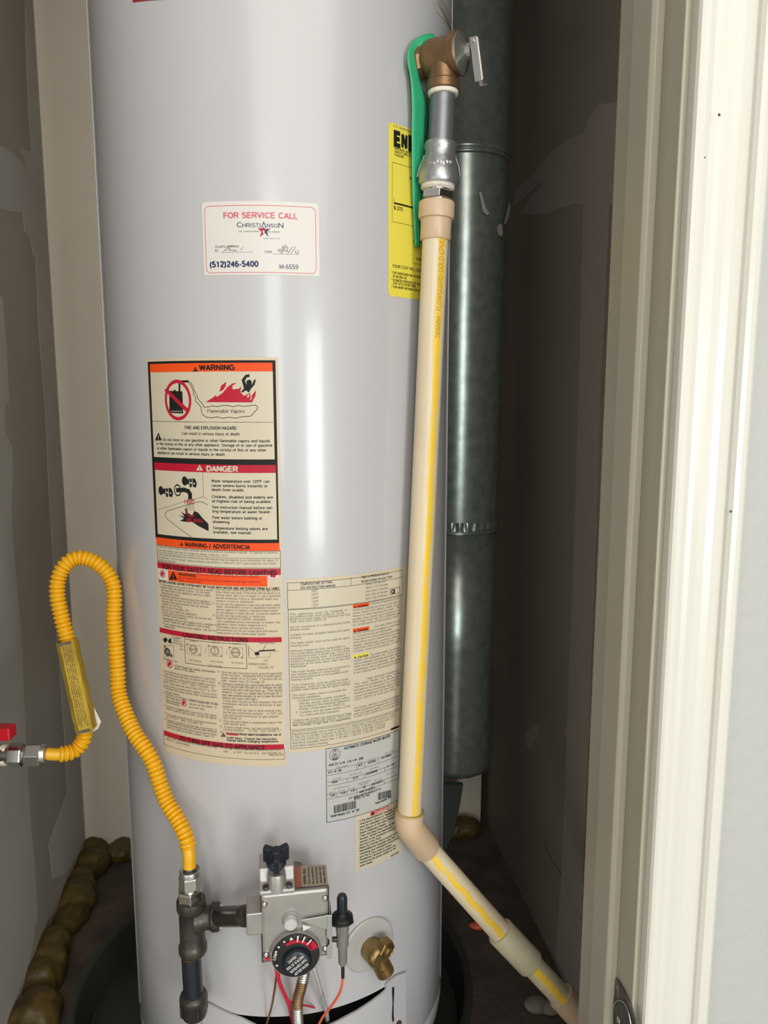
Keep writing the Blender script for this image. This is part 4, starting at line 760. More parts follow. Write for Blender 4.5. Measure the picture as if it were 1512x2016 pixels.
def ring_pt(deg, f): a = math.radians(deg); return (rd*f*math.cos(a), -rd*f*math.sin(a))
L.off = .0085
# red arc with white ticks, white dots and triangle
arc = lambda a0, a1, f0, f1, m, lay: [L.poly([ring_pt(a0+(a1-a0)*k/14, f0), ring_pt(a0+(a1-a0)*(k+1)/14, f0), ring_pt(a0+(a1-a0)*(k+1)/14, f1), ring_pt(a0+(a1-a0)*k/14, f1)], m, lay) for k in range(14)]
arc(22, 125, .60, .74, 'red', 1); arc(18, 42, .62, .94, 'red', 1)
for dg in (84, 66, 47): arc(dg-2.2, dg+2.2, .66, .93, 'white', 3)
for dg in (122, 143, 158, 205-4): x, y = ring_pt(dg, .85 if dg != 201 else .82); L.poly([(x+rd*.045*math.cos(t), y+rd*.045*math.sin(t)) for t in [k*pi/6 for k in range(12)]], 'white', 3)
a = [ring_pt(102, .93), ring_pt(96, .78), ring_pt(108, .78)]; L.poly(a, 'white', 3)
L.finish('dial_print', gv)
ex, ez = rot(72); L = FaceLabel(dc+FT*(rd*.80*math.cos(math.radians(176)))+UZ*(rd*.80*math.sin(math.radians(176))), .009, ex, ez)
L.text('LOW', -rd*.10, 0, rd*.22, rd*.12, 'white', .02); L.finish('low_print', gv)
# bracket and piezo igniter
ig = P(671, 1805, .765)
mb = MB()
mb.prism([f1(495, 758, .003), f1(735, 716, .003), f1(735, 840, .003), f1(640, 815, .003), f1(545, 778, .003)], FN*.0012)
mb.prism([f1(725, 714, .003), f1(770, 716, .003), f1(770, 1092, .003), f1(725, 1095, .003), f1(725, 1000, .003), f1(748, 970, .003), f1(748, 930, .003), f1(725, 905, .003)], FN*.0012)
mb.prism([f1(766, 716, .003), f1(772, 716, .003), f1(772, 1092, .003), f1(766, 1092, .003)], -FN*.022)
br = mb.build('igniter_bracket', 'bracket', gv, .0003)
L = FaceLabel(f1(548, 800), .0046, FT, UZ); k_ = .0042
L.poly([(-k_, -k_*.9), (k_*1.1, k_*.1), (-k_*.9, k_*.9)], 'white', 1); L.finish('pointer', gv)
igp = f1(862, 735, -.012)                                  # flange centre
mp = mm_px(igp); bz = V((0, 0, 1))
mb = MB(); fl_ = [(-22, -8), (-23, 8), (-12, 13), (12, 12), (22, 6), (22, -8), (10, -13), (-12, -13)]
mb.prism([igp+FT*(a*mp)+FN*(b*mp*1.25)-UZ*.006 for a, b in fl_], V((0, 0, .002)))
igo = mb.build('igniter', 'pan', WH, .0006)
mb = MB(); mb.lathe([(.0112, -.004), (.0118, -.001), (.0112, .002), (.0075, .004), (.0055, .006)], igp, UZ, 32); mb.build('flange', 'dialblack', igo)
hb = 9.2*mp; mb = MB(); mb.lathe([(hb, .003), (hb, .024), (hb*.85, .026), (0, .0262)], igp, UZ, 24)
for k in range(12): a = 2*pi*k/12; mb.tube([igp+V((hb*math.cos(a), hb*math.sin(a), .006)), igp+V((hb*math.cos(a), hb*math.sin(a), .0235))], .0006, 5)
mb.build('push_button', 'knob', igo)
mb = MB(); r0 = 13.2*mp; mb.lathe([(r0, -.004), (r0, -.014), (r0*.92, -.017), (r0*.9, -.034), (r0*.70, -.037), (r0*.66, -.054), (r0*.42, -.0575), (0, -.058)], igp, UZ, 24, mi=0)
mb.tube([igp+V((0, -r0, -.006)), igp+V((0, -r0*.98, -.018))], .0016, 6)
bt = mb.build('rubber_boot', 'rubber', igo)
pb = igp-UZ*.057
mb = MB(); mb.tube([pb+V((0, 0, .004)), P(675, 1905, pb.y), P(675, 1925, pb.y)], .0019, 10); mb.build('wire_sleeve', 'dialblack', igo)
pts = [P(675, 1921, pb.y), P(673, 1941, pb.y), P(666.6, 1959, pb.y+.005), P(653, 1980, pb.y+.012), P(637, 2000, pb.y+.02), P(628, 2016, pb.y+.03), P(618, 2035, pb.y+.05)]
mb = MB(); mb.tube(spline(pts, 6), .0014, 10); mb.build('igniter_wire', 'orangewire', igo)
mb = MB(); mb.tube([f1(775, 930, -.01), f1(815, 930, -.01)], .0028, 10); mb.build('retaining_pin', 'dialblack', igo)
# top housing and three-winged gas knob (tilted forward)
h0 = fl(f1(135, 430)); h1 = fl(f1(430, 410))
zt0 = ztp
mb = MB()
ha, hb_ = xl-.001, xl+(xr-xl)*.50
sl_ = [(0, -.001), (.002, .0), (.002, .004), (-.008, .010), (-.012, .022), (-.040, .022), (-.040, -.001)]
mb.prism([LF(ha, zt0+z, o_) for o_, z in sl_], FT*(hb_-ha))
hs = mb.build('knob_housing', 'castal', gv, .0012)
for a in (.18, .84):
    p = LF(ha+(hb_-ha)*a, zt0+.0062, -.002); mb = MB(); nn = (FN*.5+UZ).normalized(); mb.lathe([(.0036, 0), (.0034, .0018), (.0018, .003), (.0012, .0018), (0, .0018)], p, nn, 16); mb.build('screw', 'iron', hs)
ka = (UZ*1.0+FN*.38).normalized(); kc = LF(ha+(hb_-ha)*.49, zt0+.0185, -.013)
mb = MB(); mb.lathe([(.0095, -.012), (.0092, .003), (.0088, .006)], kc, ka, 28)
for k in range(15): a = -1.3+2.6*k/14; x = FT; y = ka.cross(FT); 
mb.build('collar', 'castal', hs)
# ribbed plate in front of the knob
p = LF(ha+(hb_-ha)*.49, zt0+.004, .000); mb = MB()
mb.lathe([(.0098, -.003), (.0098, .014), (.0088, .0165)], p-FN*.006, UZ, 28); mb.build('neck', 'castal', hs)
mb = MB(); mb.lathe([(.0080, .008), (.0105, .011), (.0108, .015), (.0070, .018), (.0065, .030), (.0045, .032), (0, .0322)], kc, ka, 28)
xk = FT; yk = ka.cross(FT)
for dg in (-90, 25, 155):
    a = math.radians(dg); d = xk*math.cos(a)+yk*math.sin(a); e = ka.cross(d); c = kc+ka*.021
    mb.box(c+d*.0070, d, e, ka, .0068, .0032, .0105)
gk = mb.build('gas_knob', 'knob', gv, .001)
# sticker on top
mb = MB(); za = ztp+.0003
def tpt(x, y): d = ray(x, y); return CAM+d*((FO.z+za-CAM.z)/d.z)
tq = [(578, 1706), (640, 1702), (646, 1743), (579, 1747)]
ts = [tpt(*q) for q in tq]
L = FaceLabel(ts[3], .0, (ts[2]-ts[3]).normalized(), (ts[0]-ts[3]).normalized()); wt = (ts[2]-ts[3]).length; ht = (ts[0]-ts[3]).length
nrm = L.ex.cross(L.ez); L.wrapf = lambda a, b, c, o_=ts[3], L=L: o_+L.ex*a+L.ez*b+UZ*(c+.0001)
L.poly([(0, 0), (wt*.22, 0), (wt*.22, -ht), (0, -ht)], 'sticker_red', 0); L.poly([(wt*.22, 0), (wt, 0), (wt, -ht), (wt*.22, -ht)], 'sticker_tan', 0)
L.finish('valve_sticker', gv)
ez2 = (ts[0]-ts[3]).normalized(); ex2 = (ts[2]-ts[3]).normalized()
L = FaceLabel(ts[3], 0, ez2, -ex2); L.wrapf = lambda a, b, c, o_=ts[3]: o_+ez2*a-ex2*b+UZ*(c+.0003)
for i, t in enumerate(['WARNING: READ', 'to be serviced only', 'by a qualified', 'service technician', 'natural gas only', 'keep valve dry']): L.text(t, ht*.1, wt*(.36+i*.115), ht*(.9 if i else .85), wt*(.055 if i else .08), 'black', .01)
L.finish('sticker_print', gv)
# lines hanging from the control into the burner chamber
def strand(name, pxs, r_, m, n=6, seg=10):
    pts = spline([P(x, y, Y) for x, y, Y in pxs], n); mb = MB(); mb.tube(pts, r_, seg); return mb.build(name, m, WH)
strand('thermocouple_line', [(548, 1890, .775), (545, 1916, .775), (539.6, 1955, .785), (534, 1985, .80), (525, 2016, .82), (520, 2040, .85)], .0013, 'copper')
strand('red_wire', [(541, 1890, .765), (544, 1908, .768), (552, 1939, .775), (567, 1973, .79), (573, 1996, .81), (578, 2025, .85)], .0022, 'redwire')
strand('red_wire', [(549, 1896, .770), (550, 1925, .775), (556, 1950, .78), (575, 1975, .79), (605, 1980, .81), (640, 1990, .85)], .0012, 'redwire')
strand('aluminium_tube', [(612, 1890, .78), (618, 1905, .78), (628, 1939, .785), (637, 1970, .795), (643, 1994, .82), (646, 2025, .86)], .0027, 'alu')
pts = spline([P(602, 1895, .775), P(600, 1912, .775), P(593.6, 1941, .78), (P(586, 1973, .785)), P(587, 2016, .80), P(590, 2045, .83)], 40)
pts = resample(pts, .0006); rads = [.0052+.0013*math.sin(i*2*pi/6.0) for i in range(len(pts))]
mb = MB(); mb.tube(pts, rads, 18)
for i in range(len(mb.f)): mb.m[i] = 1 if .14 < (i/18)/len(pts) < .42 else 0
mb.build('flexible_burner_tube', ['dullsteel', 'bronze'], WH, 0, 80)

# ---------------- drain valve
s_d, z_d = cyl(733, 1862); cdp = wrap(s_d, z_d); nd = V((math.sin(s_d/R), -math.cos(s_d/R), 0)); td = V((math.cos(s_d/R), math.sin(s_d/R), 0))
dsx = cyl(725, 1858); cdd = wrap(*dsx)
mb = MB(); mb.lathe([(.0345, -.004), (.0345, .0022), (.033, .0034), (.020, .0028), (.016, .0010), (0, .001)], cdd, V((math.sin(dsx[0]/R), -math.cos(dsx[0]/R), 0)), 56)
dr = mb.build('drain_valve_plate', 'plasticdisc', WH)
o1 = wrap(*cyl(728, 1864)); 
mb = MB(); mb.lathe([(.0135, -.01), (.0135, .004), (.0145, .006), (.0145, .020), (.0125, .024), (.010, .026)], o1, nd, 28)
dv = mb.build('drain_valve', 'brass', WH)
ax = (nd*.8-UZ*.12+td*.15).normalized(); hc = o1+nd*.013+td*.007+UZ*.009
mb = MB(); mb.lathe([(.0125, .002), (.0125, .012), (.0115, .0135)], hc, ax, 6, smooth=False, phase=.3); mb.lathe([(.0062, .012), (.006, .0165), (.0045, .0175), (.0042, .0165), (0, .0165)], hc, ax, 20)
mb.build('packing_nut', 'brass', dv, .0006)
od = (-UZ*.9+nd*.15+td*.34).normalized(); oc = o1+nd*.016
prof = [(.0095, .0), (.0095, .016)]
for k in range(9): prof += [(.0112, .0165+k*.0014), (.0102, .0172+k*.0014)]
prof += [(.0085, .0295), (.0082, .028), (.006, .02)]
mb = MB(); mb.lathe(prof, oc, od, 28, caps=True); mb.build('hose_outlet', 'brass', dv, 0, 70)

# ---------------- relief valve
th_v = math.radians(51)
nv = V((math.sin(th_v), -math.cos(th_v), 0)); tv = V((math.cos(th_v), math.sin(th_v), 0))
# pipe axis: horizontal distance from the tank axis RV
def on_dist(x, y, rad): s, z = cyl(x, y, rad); a = s/rad; return V((TC.x+rad*math.sin(a), TC.y-rad*math.cos(a), z))
pv = on_dist(873, 112, R+.031)
nv = V((pv.x-TC.x, pv.y-TC.y, 0)).normalized(); nv = (Matrix.Rotation(.16, 3, 'Z') @ nv)
print('relief', pv, mm_px(pv))
k = mm_px(pv)
mb = MB(); mb.lathe([(.0145, -.037), (.0152, -.036), (.0155, -.032)], pv, nv, 24)
mb.build('inlet_tape', 'tape', WH)
mb = MB(); mb.lathe([(.0150, -.036), (.0185, -.033), (.0185, -.024), (.0165, -.021), (.0150, -.0195)], pv, nv, 8, smooth=False)
mb.lathe([(.0155, -.022), (.0185, -.017), (.0195, -.012), (.0195, .010), (.0205, .012), (.0218, .014), (.0218, .0195), (.0205, .021)], pv, nv, 36)
mb.lathe([(.0165, .004), (.0168, -.016), (.0162, -.024), (.0178, -.0255), (.0178, -.0335), (.0165, -.0345)], pv, UZ, 36)
mb.sphere(pv, .0175, seg=24)
rv = mb.build('relief_valve', 'bronze', WH)
mb = MB(); mb.lathe([(.0208, .019), (.0208, .0215), (.017, .0235), (.010, .0265), (.008, .0285), (.008, .033), (0, .0335)], pv, nv, 36); mb.build('valve_cap', 'dullsteel', rv)
lu = (UZ*1+nv*-.16).normalized(); sv = nv.cross(UZ).normalized()
mb = MB()
for sg in (-1, 1): mb.box(pv+nv*.040+sv*(sg*.0065)-UZ*.012, sv, nv, lu, .0007, .0042, .0225)
mb.box(pv+nv*.0445-UZ*.012, sv, nv, lu, .0068, .0006, .0215)
mb.tube([pv+nv*.037+sv*.010+UZ*.006, pv+nv*.037-sv*.010+UZ*.006], .0018, 10)
mb.build('test_lever', 'dullsteel', rv, .0005)
mb = MB(); mb.lathe([(.0155, -.034), (.0165, -.035), (.016, -.0385), (.014, -.039)], pv, UZ, 28); mb.build('thread_tape', 'tape', rv)

# ============================================================ DISCHARGE PIPE
DP = thing('discharge_pipe', (pv.x, pv.y, 0), 'cream plastic relief drain pipe with yellow stripe, running down from the bronze valve', 'pipe')
top_ = pv-UZ*.036
Yb = pv.y+.004
pe = on_dist(806.5, 1598, R+.0275)                                 # bottom of the long pipe
# axis points by image height on the line top -> pe
dirp = None
p_a = P(868, 283, pv.y+.0); 
zA = p_a.z; nipb = V((p_a.x, p_a.y, zA))
bl = lambda y, x: P(x, y, pv.y+(pe.y-pv.y)*max(0, (y-283)/(1598-283)))
jn = bl(283, 868); b1 = bl(352, 864); b2 = bl(366, 862); h1_ = bl(398, 860); c1_ = bl(432, 859); c2_ = bl(474, 857)
mb = MB(); mb.tube([top_+UZ*.006, jn], .0134, 32); mb.build('steel_nipple', 'galvnip', DP)
ax = (b1-jn).normalized(); Lb = (b2-jn).length
mb = MB(); mb.lathe([(.0140, -.001), (.0172, .0), (.0178, .002), (.0178, Lb*.13), (.0168, Lb*.17), (.0168, Lb*.30), (.0178, Lb*.40), (.0205, Lb*.55), (.0215, Lb*.68), (.0222, Lb*.72), (.0222, Lb*.95), (.0208, Lb), (.017, Lb)], jn, ax, 40)
rd_ = mb.build('reducing_coupling', 'galvcast', DP)
mb = MB()
for sg in (-1, 1):
    mb = MB(); q = [jn+ax*(Lb*t)+V((sg, 0, 0))*r_ for t, r_ in ((.28, .0172), (.40, .0185), (.52, .0210), (.62, .0222), (.72, .0232), (.80, .0234))]; mb.tube(spline(q, 4), .0011, 8); mb.build('casting_rib', 'chrome', rd_)
# cast lettering bump
mb = MB()
for k in range(7):
    a = -.55+k*.18; q = jn+ax*(Lb*(.56+.02*math.sin(k*2)))+V((math.sin(a), -math.cos(a), 0))*.0208
    mb.lathe([(.0024, -.001), (.0020, .0006), (.0008, .0010), (0, .0006)], q, V((math.sin(a), -math.cos(a), 0)), 8)
mb.build('cast_mark', 'galvcast', rd_)
mb = MB(); mb.lathe([(.0165, -.002), (.0190, 0), (.0182, .003), (.0186, .005), (.0160, .007)], b2-ax*.002, ax, 30); mb.build('thread_tape', 'tape', DP)
Lh = (h1_-b2).length
mb = MB(); mb.lathe([(.0150, .002), (.0150, Lh*.38)], b2, ax, 30); mb.lathe([(.0178, Lh*.38), (.0186, Lh*.44), (.0186, Lh*.86), (.0178, Lh*.92)], b2, ax, 6, smooth=False, phase=.2); mb.lathe([(.0150, Lh*.9), (.0150, Lh+.002)], b2, ax, 30)
mb.build('hex_adapter', 'chrome', DP, .0004)
L1 = (c1_-h1_).length; L2 = (c2_-h1_).length; ax2 = (c2_-h1_).normalized()
mb = MB(); mb.lathe([(.0150, 0), (.0192, .0006), (.0198, .0018), (.0198, L1*.85), (.0192, L1), (.0170, L1+.0006), (.0168, L2-.001), (.0160, L2), (.0145, L2)], h1_, ax2, 40)
mb.build('transition_fitting', 'cpvc_tan', DP)
rp_ = .0143
mb = MB(); mb.tube([c2_-ax2*.003, pe+ (pe-c2_).normalized()*.004], rp_, 40); vp = mb.build('pipe', 'cpvc', DP); vp['label'] = 'long straight cream pipe with a yellow stripe'
def stripe(a, b, ang0, ang1, name, par, r_=rp_, m='stripe', ends=None):
    ax = (b-a).normalized(); fr = V((0, -1, 0)); x = (fr-ax*fr.dot(ax)).normalized(); y = ax.cross(x)
    if y.x < 0: y = -y
    mb = MB(); mb.fixn = False; n1, n2 = 60, 8; vs = []
    for i in range(n1+1):
        for j in range(n2+1):
            wob = .05*math.sin(i*.5)+.03*math.sin(i*1.7+j)
            t = ang0+(ang1-ang0)*j/n2+(wob if j in (0, n2) else wob*.5); vs.append(a+(b-a)*(i/n1)+(x*math.cos(t)+y*math.sin(t))*(r_+.00025))
    mb.add(vs, [(i*(n2+1)+j, i*(n2+1)+j+1, (i+1)*(n2+1)+j+1, (i+1)*(n2+1)+j) for i in range(n1) for j in range(n2)], 0, True)
    return mb.build(name, m, par)
stripe(c2_, pe, .18, .75, 'stripe', vp)
# lettering along the stripe
axp = (pe-c2_).normalized(); fr = V((0, -1, 0)); xq = (fr-axp*fr.dot(axp)).normalized(); yq = axp.cross(xq)
if yq.x < 0: yq = -yq
class PipeLabel(Label):
    def __init__(s): s.mats = []; s.e = 0; s.flat = MB(); s.tx = MB(); s.k = 1; s.ox = s.oy = 0; s.fn = lambda x, y: (x, -y); s.wrapf = lambda a, b, c: c2_+axp*(Lp-a)+(xq*math.cos(.47-b/rp_)+yq*math.sin(.47-b/rp_))*(rp_+.0005)
Lp = (P(851, 668, pv.y)-c2_).length; L = PipeLabel()
L.text('DE650M : FLOWGUARD GOLD CPVC', 0, .0028, Lp*.99, .0056, 'stripe_ink', .0)
L.finish('stripe_print', vp)
# elbow
e2 = on_dist(838.5, 1669.5, R+.026); Yb = e2.y; co = P(984, 1833, Yb+.0); cb = P(1045, 1897, Yb-.002); e3 = P(1104, 1960, Yb-.004); e4 = P(1150, 2012, Yb-.008)
cc = on_dist(812, 1634, R+.0275)
pts = spline([pe-axp*.0005, pe+axp*.014, cc, e2-(e2-cc).normalized()*.010, e2], 6)
mb = MB(); n_ = len(pts); mb.tube(pts, .0173, 36); el = mb.build('elbow', 'cpvc_tan', DP)
mb = MB(); mb.lathe([(.0146, -.0012), (.0172, -.0010), (.0175, -.0002), (.0174, .0006)], pe, axp, 36); mb.build('primer_ring', 'glue', el)
mb = MB(); mb.tube([e2-(co-e2).normalized()*.004, co+(co-e2).normalized()*.004], rp_, 36); dpipe = mb.build('pipe', 'cpvc', DP); dpipe['label'] = 'slanted cream pipe with a yellow stripe'
stripe(e2+(co-e2)*.01, co, -.02, .50, 'stripe', dpipe)
mb = MB(); Lc = (cb-co).length; mb.lathe([(.0148, -.0002), (.0178, .0), (.0182, .001), (.0182, Lc-.001), (.0176, Lc), (.0148, Lc)], co, cb-co, 36); mb.build('coupling', 'cpvc_dull', DP)
mb = MB(); mb.tube([cb-(e3-cb).normalized()*.004, e3+(e3-cb).normalized()*.004], rp_, 36); p3 = mb.build('pipe', 'cpvc_dull', DP); stripe(cb, e3, -.1, .55, 'stripe', p3)
p3['label'] = 'short dusty pipe end above the lower elbow'
dn = (e4-e3); mb = MB(); mb.tube(spline([e3, e3+dn*.5, e4, e4+V((.02, 0, -.05))], 6), .0175, 32); el2 = mb.build('elbow', 'cpvc_tan', DP)
mb = MB(); mb.tube([e4+V((.02, 0, -.045)), e4+V((.05, .0, -.13))], rp_, 24); mb.build('pipe', 'cpvc_dull', DP)

# ============================================================ GREEN STRAP
L6 = lambda u, v: (740+u/4.03, 40+v/4.03)
L7 = lambda u, v: (800+u/7.56, v/7.56)
outer = [L7(*q) for q in [(445, 575), (420, 520), (330, 497), (190, 545), (100, 600), (30, 720), (5, 850), (15, 960), (50, 1100), (70, 1300)]]+[L6(*q) for q in [(285, 700), (282, 900), (284, 1150), (290, 1400), (300, 1600), (310, 1795)]]
inner = [L7(*q) for q in [(430, 590), (365, 640), (290, 665), (220, 700), (172, 800), (155, 900), (160, 1000), (180, 1110), (215, 1270), (270, 1400)]]+[L6(*q) for q in [(408, 650), (415, 800), (400, 1000), (372, 1300), (352, 1600), (345, 1800)]]
def rsp(pl, n):
    pl = [V((*p, 0)) for p in pl]; d = [0]
    for i in range(1, len(pl)): d.append(d[-1]+(pl[i]-pl[i-1]).length)
    out = []
    for k in range(n):
        t = d[-1]*k/(n-1); i = max(j for j in range(len(d)) if d[j] <= t+1e-9); i = min(i, len(pl)-2)
        f = (t-d[i])/(d[i+1]-d[i]); q = pl[i]+(pl[i+1]-pl[i])*min(f, 1); out.append((q.x, q.y))
    return out
n = 44; oo = rsp(outer, n); ii = rsp(inner, n); vs = []; 
for k in range(n):
    t = k/(n-1); e = .007 + .002*math.sin(t*5) + (.012*(1-t/.12) if t < .12 else 0)
    e = min(e, .02)
    for j in range(5):
        x = oo[k][0]+(ii[k][0]-oo[k][0])*j/4; y = oo[k][1]+(ii[k][1]-oo[k][1])*j/4
        s, z = cyl(x, y, R+e); a = s/(R+e); vs.append(V((TC.x+(R+e)*math.sin(a), TC.y-(R+e)*math.cos(a), z)))
mb = MB(); mb.add(vs, [(k*5+j, k*5+j+1, (k+1)*5+j+1, (k+1)*5+j) for k in range(n-1) for j in range(4)], 0, True)
gs = mb.build('valve_tag', 'green'); tag(gs, 'bright green plastic strap tag looped behind the bronze relief valve', 'tag')
so = gs.modifiers.new('solid', 'SOLIDIFY'); so.thickness = .0008
mb = MB(); mb.fixn = False
L = Label(740, 40, 4.03, []); L.fn = lambda x, y: (cyl(x, y, R+.0085)[0]*R/(R+.0085), cyl(x, y, R+.0085)[1]); L.e = .0098
gt = MB()
for k in range(30):
    v = 760+k*7.2
    L.rect(381-k*.2, v, 388-k*.2, v+random.choice((3, 5)), 'black', 0)
og = L.finish('tag_print', gs); og.parent = gs; og.matrix_parent_inverse = Matrix.Identity(4)

# ============================================================ GAS TEE + CONNECTOR
YT = .795
tc_ = P(376, 1822, YT)
kT = mm_px(tc_)
GT = thing('gas_pipe_tee', (tc_.x, tc_.y, 0), 'black iron gas tee with capped drip leg beside the gas control', 'pipe fitting')
tt = P(376, 1770, YT); tb = P(376, 1874, YT); axd = V((0, 0, -1))
Lt = tt.z-tb.z; rb = .0133
mb = MB()
mb.lathe([(.0118, -.001), (.0158, .0), (.0163, .002), (.0163, Lt*.16), (.0150, Lt*.2), (rb+.0008, Lt*.22), (rb+.0008, Lt*.80), (.0150, Lt*.83), (.0160, Lt*.86), (.0160, Lt*.97), (.0150, Lt), (.011, Lt)], tt, axd, 40)
bp = P(426, 1808, YT); arm = V((.98, .09, .03)).normalized(); ao = tc_+UZ*.008
La = .0325
mb.lathe([(rb+.004, .006), (rb+.001, .014), (rb-.0005, .018), (rb, La*.68), (.0148, La*.72), (.0158, La*.76), (.0158, La*.96), (.0150, La), (.011, La)], ao, arm, 36)
tee = mb.build('tee', 'iron', GT)
mb = MB(); mb.lathe([(.0112, La-.001), (.0128, La+.0008), (.0118, La+.004), (.0108, La+.005)], ao, arm, 24); mb.build('thread_tape', 'tape', GT)
ne = bc-FT*((xl-q0[0])/2)
nd_ = (ne-(ao+arm*La))
mb = MB(); a0 = ao+arm*(La-.004); mb.tube([a0, ne+(ne-a0).normalized()*.002], .0107, 32)
na = (ne-a0).normalized(); mb.lathe([(.0106, -.0098)]+[(r_, -.009+kk*.0018+o_) for kk in range(5) for r_, o_ in ((.0106, 0), (.0111, .0007), (.0107, .0014))], ne, na, 32, caps=False)
mb.build('nipple', 'ironpipe2', GT, 0, 60)
pc = P(381, 1960, YT+.002)
ad_ = (pc-tb).normalized()
mb = MB(); mb.tube([tb-ad_*.004, pc+ad_*.003], .0112, 32); mb.build('drip_leg', 'ironpipe', GT)
mb = MB(); mb.lathe([(.0112, -.0008), (.0122, .0), (.0118, .003), (.0113, .0045)], tb, ad_, 28); mb.build('thread_ring', 'brass', GT)
mb = MB(); mb.lathe([(.0114, -.004), (.0150, -.002), (.0160, .001), (.0160, .008), (.0150, .0095), (.0148, .022), (.0135, .0255), (.0080, .0275), (0, .028)], pc, ad_, 36)
for a in (.5, -1.1, 2.2): d = V((math.sin(a), -math.cos(a), 0)); mb.box(pc+ad_*.016+d*.0150, d, d.cross(ad_).normalized(), ad_, .0012, .0014, .0075)
mb.build('pipe_cap', 'iron', GT, 0, 45)

# connector with yellow coated hose
GC = thing('gas_connector', (tt.x, tt.y, 0), 'yellow coated corrugated gas hose looping from the left shutoff down to the tee', 'gas hose')
n1 = P(372, 1702, YT); 
def hexnut(mbx, o_, ax, L_, r_, ph=0): mbx.lathe([(r_*.9, 0), (r_, L_*.10), (r_, L_*.88), (r_*.92, L_)], o_, ax, 6, smooth=False, phase=ph)
zz = lambda y: P(374, y, YT)
mb = MB(); o_ = zz(1712); mb.lathe([(.0078, .001), (.0112, -.0006), (.0118, .001), (.0118, (zz(1712).z-zz(1722).z))], o_, axd, 30, caps=False); hexnut(mb, zz(1721), axd, zz(1721).z-zz(1746).z, .0128, pi/6)
mb.build('flare_nut', 'dullsteel', GC, .0006)
mb = MB(); hexnut(mb, zz(1749), axd, zz(1749).z-zz(1776).z, .0146, 0); mb.lathe([(.0105, 0), (.0105, .03)], zz(1744), axd, 24)
mb.build('male_adapter', 'chrome', GC, .0006)
mb = MB(); mb.lathe([(.0112, -.0005), (.0120, .0008), (.0112, .004)], tt-axd*.001, axd, 24); mb.build('sealant_ring', 'tape', GC)
hp_ = [(88, 1484, .850), (118, 1485, .855), (146, 1478, .865), (163, 1459, .87), (166, 1438, .872), (158, 1390, .875), (148, 1335, .88), (134, 1265, .885), (121.5, 1216, .89), (113, 1171, .895), (116, 1136, .90), (132, 1109, .905), (156, 1098, .91), (184, 1105, .912), (208, 1124, .912), (222, 1150, .91), (225, 1181, .905), (224, 1216, .90),
       (227.5, 1268, .895), (231, 1320, .888), (234, 1365, .88), (246.5, 1404, .868), (264, 1442, .855), (285, 1473, .845), (302, 1504, .838), (316, 1546, .83), (330, 1581, .822), (351, 1615, .812), (367, 1650, .802), (372, 1680, .797), (373, 1708, YT)]
sp_ = spline([P(*q) for q in hp_], 24); st_ = .00042; pts = resample(sp_, st_)
tot = len(pts)*st_; rads = []
for i in range(len(pts)):
    d = i*st_
    if d < .016 or tot-d < .022: r_ = .0072
    else: r_ = .0078+.0019*(abs(math.sin(d*pi/.0052))**.55*2-1)
    rads.append(r_)
for _ in range(1): rads = [rads[0]]+[(rads[i-1]+2*rads[i]+rads[i+1])/4 for i in range(1, len(rads)-1)]+[rads[-1]]
mb = MB(); mb.tube(pts, rads, 20); mb.build('hose', 'yellowhose', GC, 0, 80)
hl_ = P(88, 1484, .850); dl = (P(60, 1484.5, .848)-hl_).normalized()
def hx(x): return P(x, 1485.5, .848)
mb = MB(); Ln = (hx(52)-hx(80)).length; mb.lathe([(.0078, -.001), (.0110, 0), (.0118, .002), (.0118, .010)], P(91, 1485, .849), dl, 28, caps=False); hexnut(mb, hx(82), dl, (hx(52)-hx(82)).length, .0138, .0)
mb.build('flare_nut', 'dullsteel', GC, .0006)
mb = MB(); hexnut(mb, hx(47), dl, (hx(19)-hx(47)).length, .0142, pi/6); mb.lathe([(.010, 0), (.010, .05)], hx(56), dl, 24); mb.build('male_adapter', 'chrome', GC, .0006)
# paper sleeve on the hose
a = P(127, 1262, .883); b = P(165, 1437, .871); axs = (b-a).normalized(); fr = V((0, -1, 0)); x = (fr-axs*fr.dot(axs)).normalized(); y = axs.cross(x)
if y.x < 0: y = -y
sec = [(-.010, -.008), (-.0105, .004), (-.002, .0125), (.0105, .0095), (.0125, .006), (.0110, -.010)]
mb = MB(); vs = []; N1 = 28
for i in range(N1+1):
    o_ = a+(b-a)*(i/N1); q = 1+.02*math.sin(i*.9)
    for (yy, xx) in sec: vs.append(o_+y*((yy+.0015)*q)+x*(xx*q+random.uniform(-.0004, .0004)))
n6 = len(sec)
fs = [(i*n6+j, i*n6+(j+1) % n6, (i+1)*n6+(j+1) % n6, (i+1)*n6+j) for i in range(N1) for j in range(n6)]
mb.add(vs, fs, 0, False); tgs = mb.build('paper_sleeve', 'yellowpaper', GC, .0004); tgs['label'] = 'faded yellow paper sleeve round the hose'
def sl_pt(t, f, off=.0006):   # on the front-right face: t along, f 0..1 across
    o_ = a+(b-a)*t; p0 = sec[2]; p1 = sec[3]; q = 1+.02*math.sin(t*N1*.9); yy = (p0[0]+(p1[0]-p0[0])*f+.0015)*q; xx = (p0[1]+(p1[1]-p0[1])*f)*q+off
    return o_+y*yy+x*xx
class SlLabel(Label):
    def __init__(s): s.mats = []; s.e = 0; s.flat = MB(); s.tx = MB(); s.k = 1; s.ox = s.oy = 0; s.fn = lambda x, y: (x, -y); s.wrapf = lambda u, v, c: sl_pt(u, v, .0009)
L = SlLabel()
rw_ = ['DO NOT KINK OR TWIST WHEN INSTALLING THE CONNECTOR', 'FOR INDOOR USE ONLY  CONNECT TO APPLIANCE', 'WARNING  NOT FOR MOVABLE APPLIANCES', 'LEAK TEST ALL JOINTS WITH SOAP SOLUTION', 'REFER TO INSTALLATION INSTRUCTIONS']
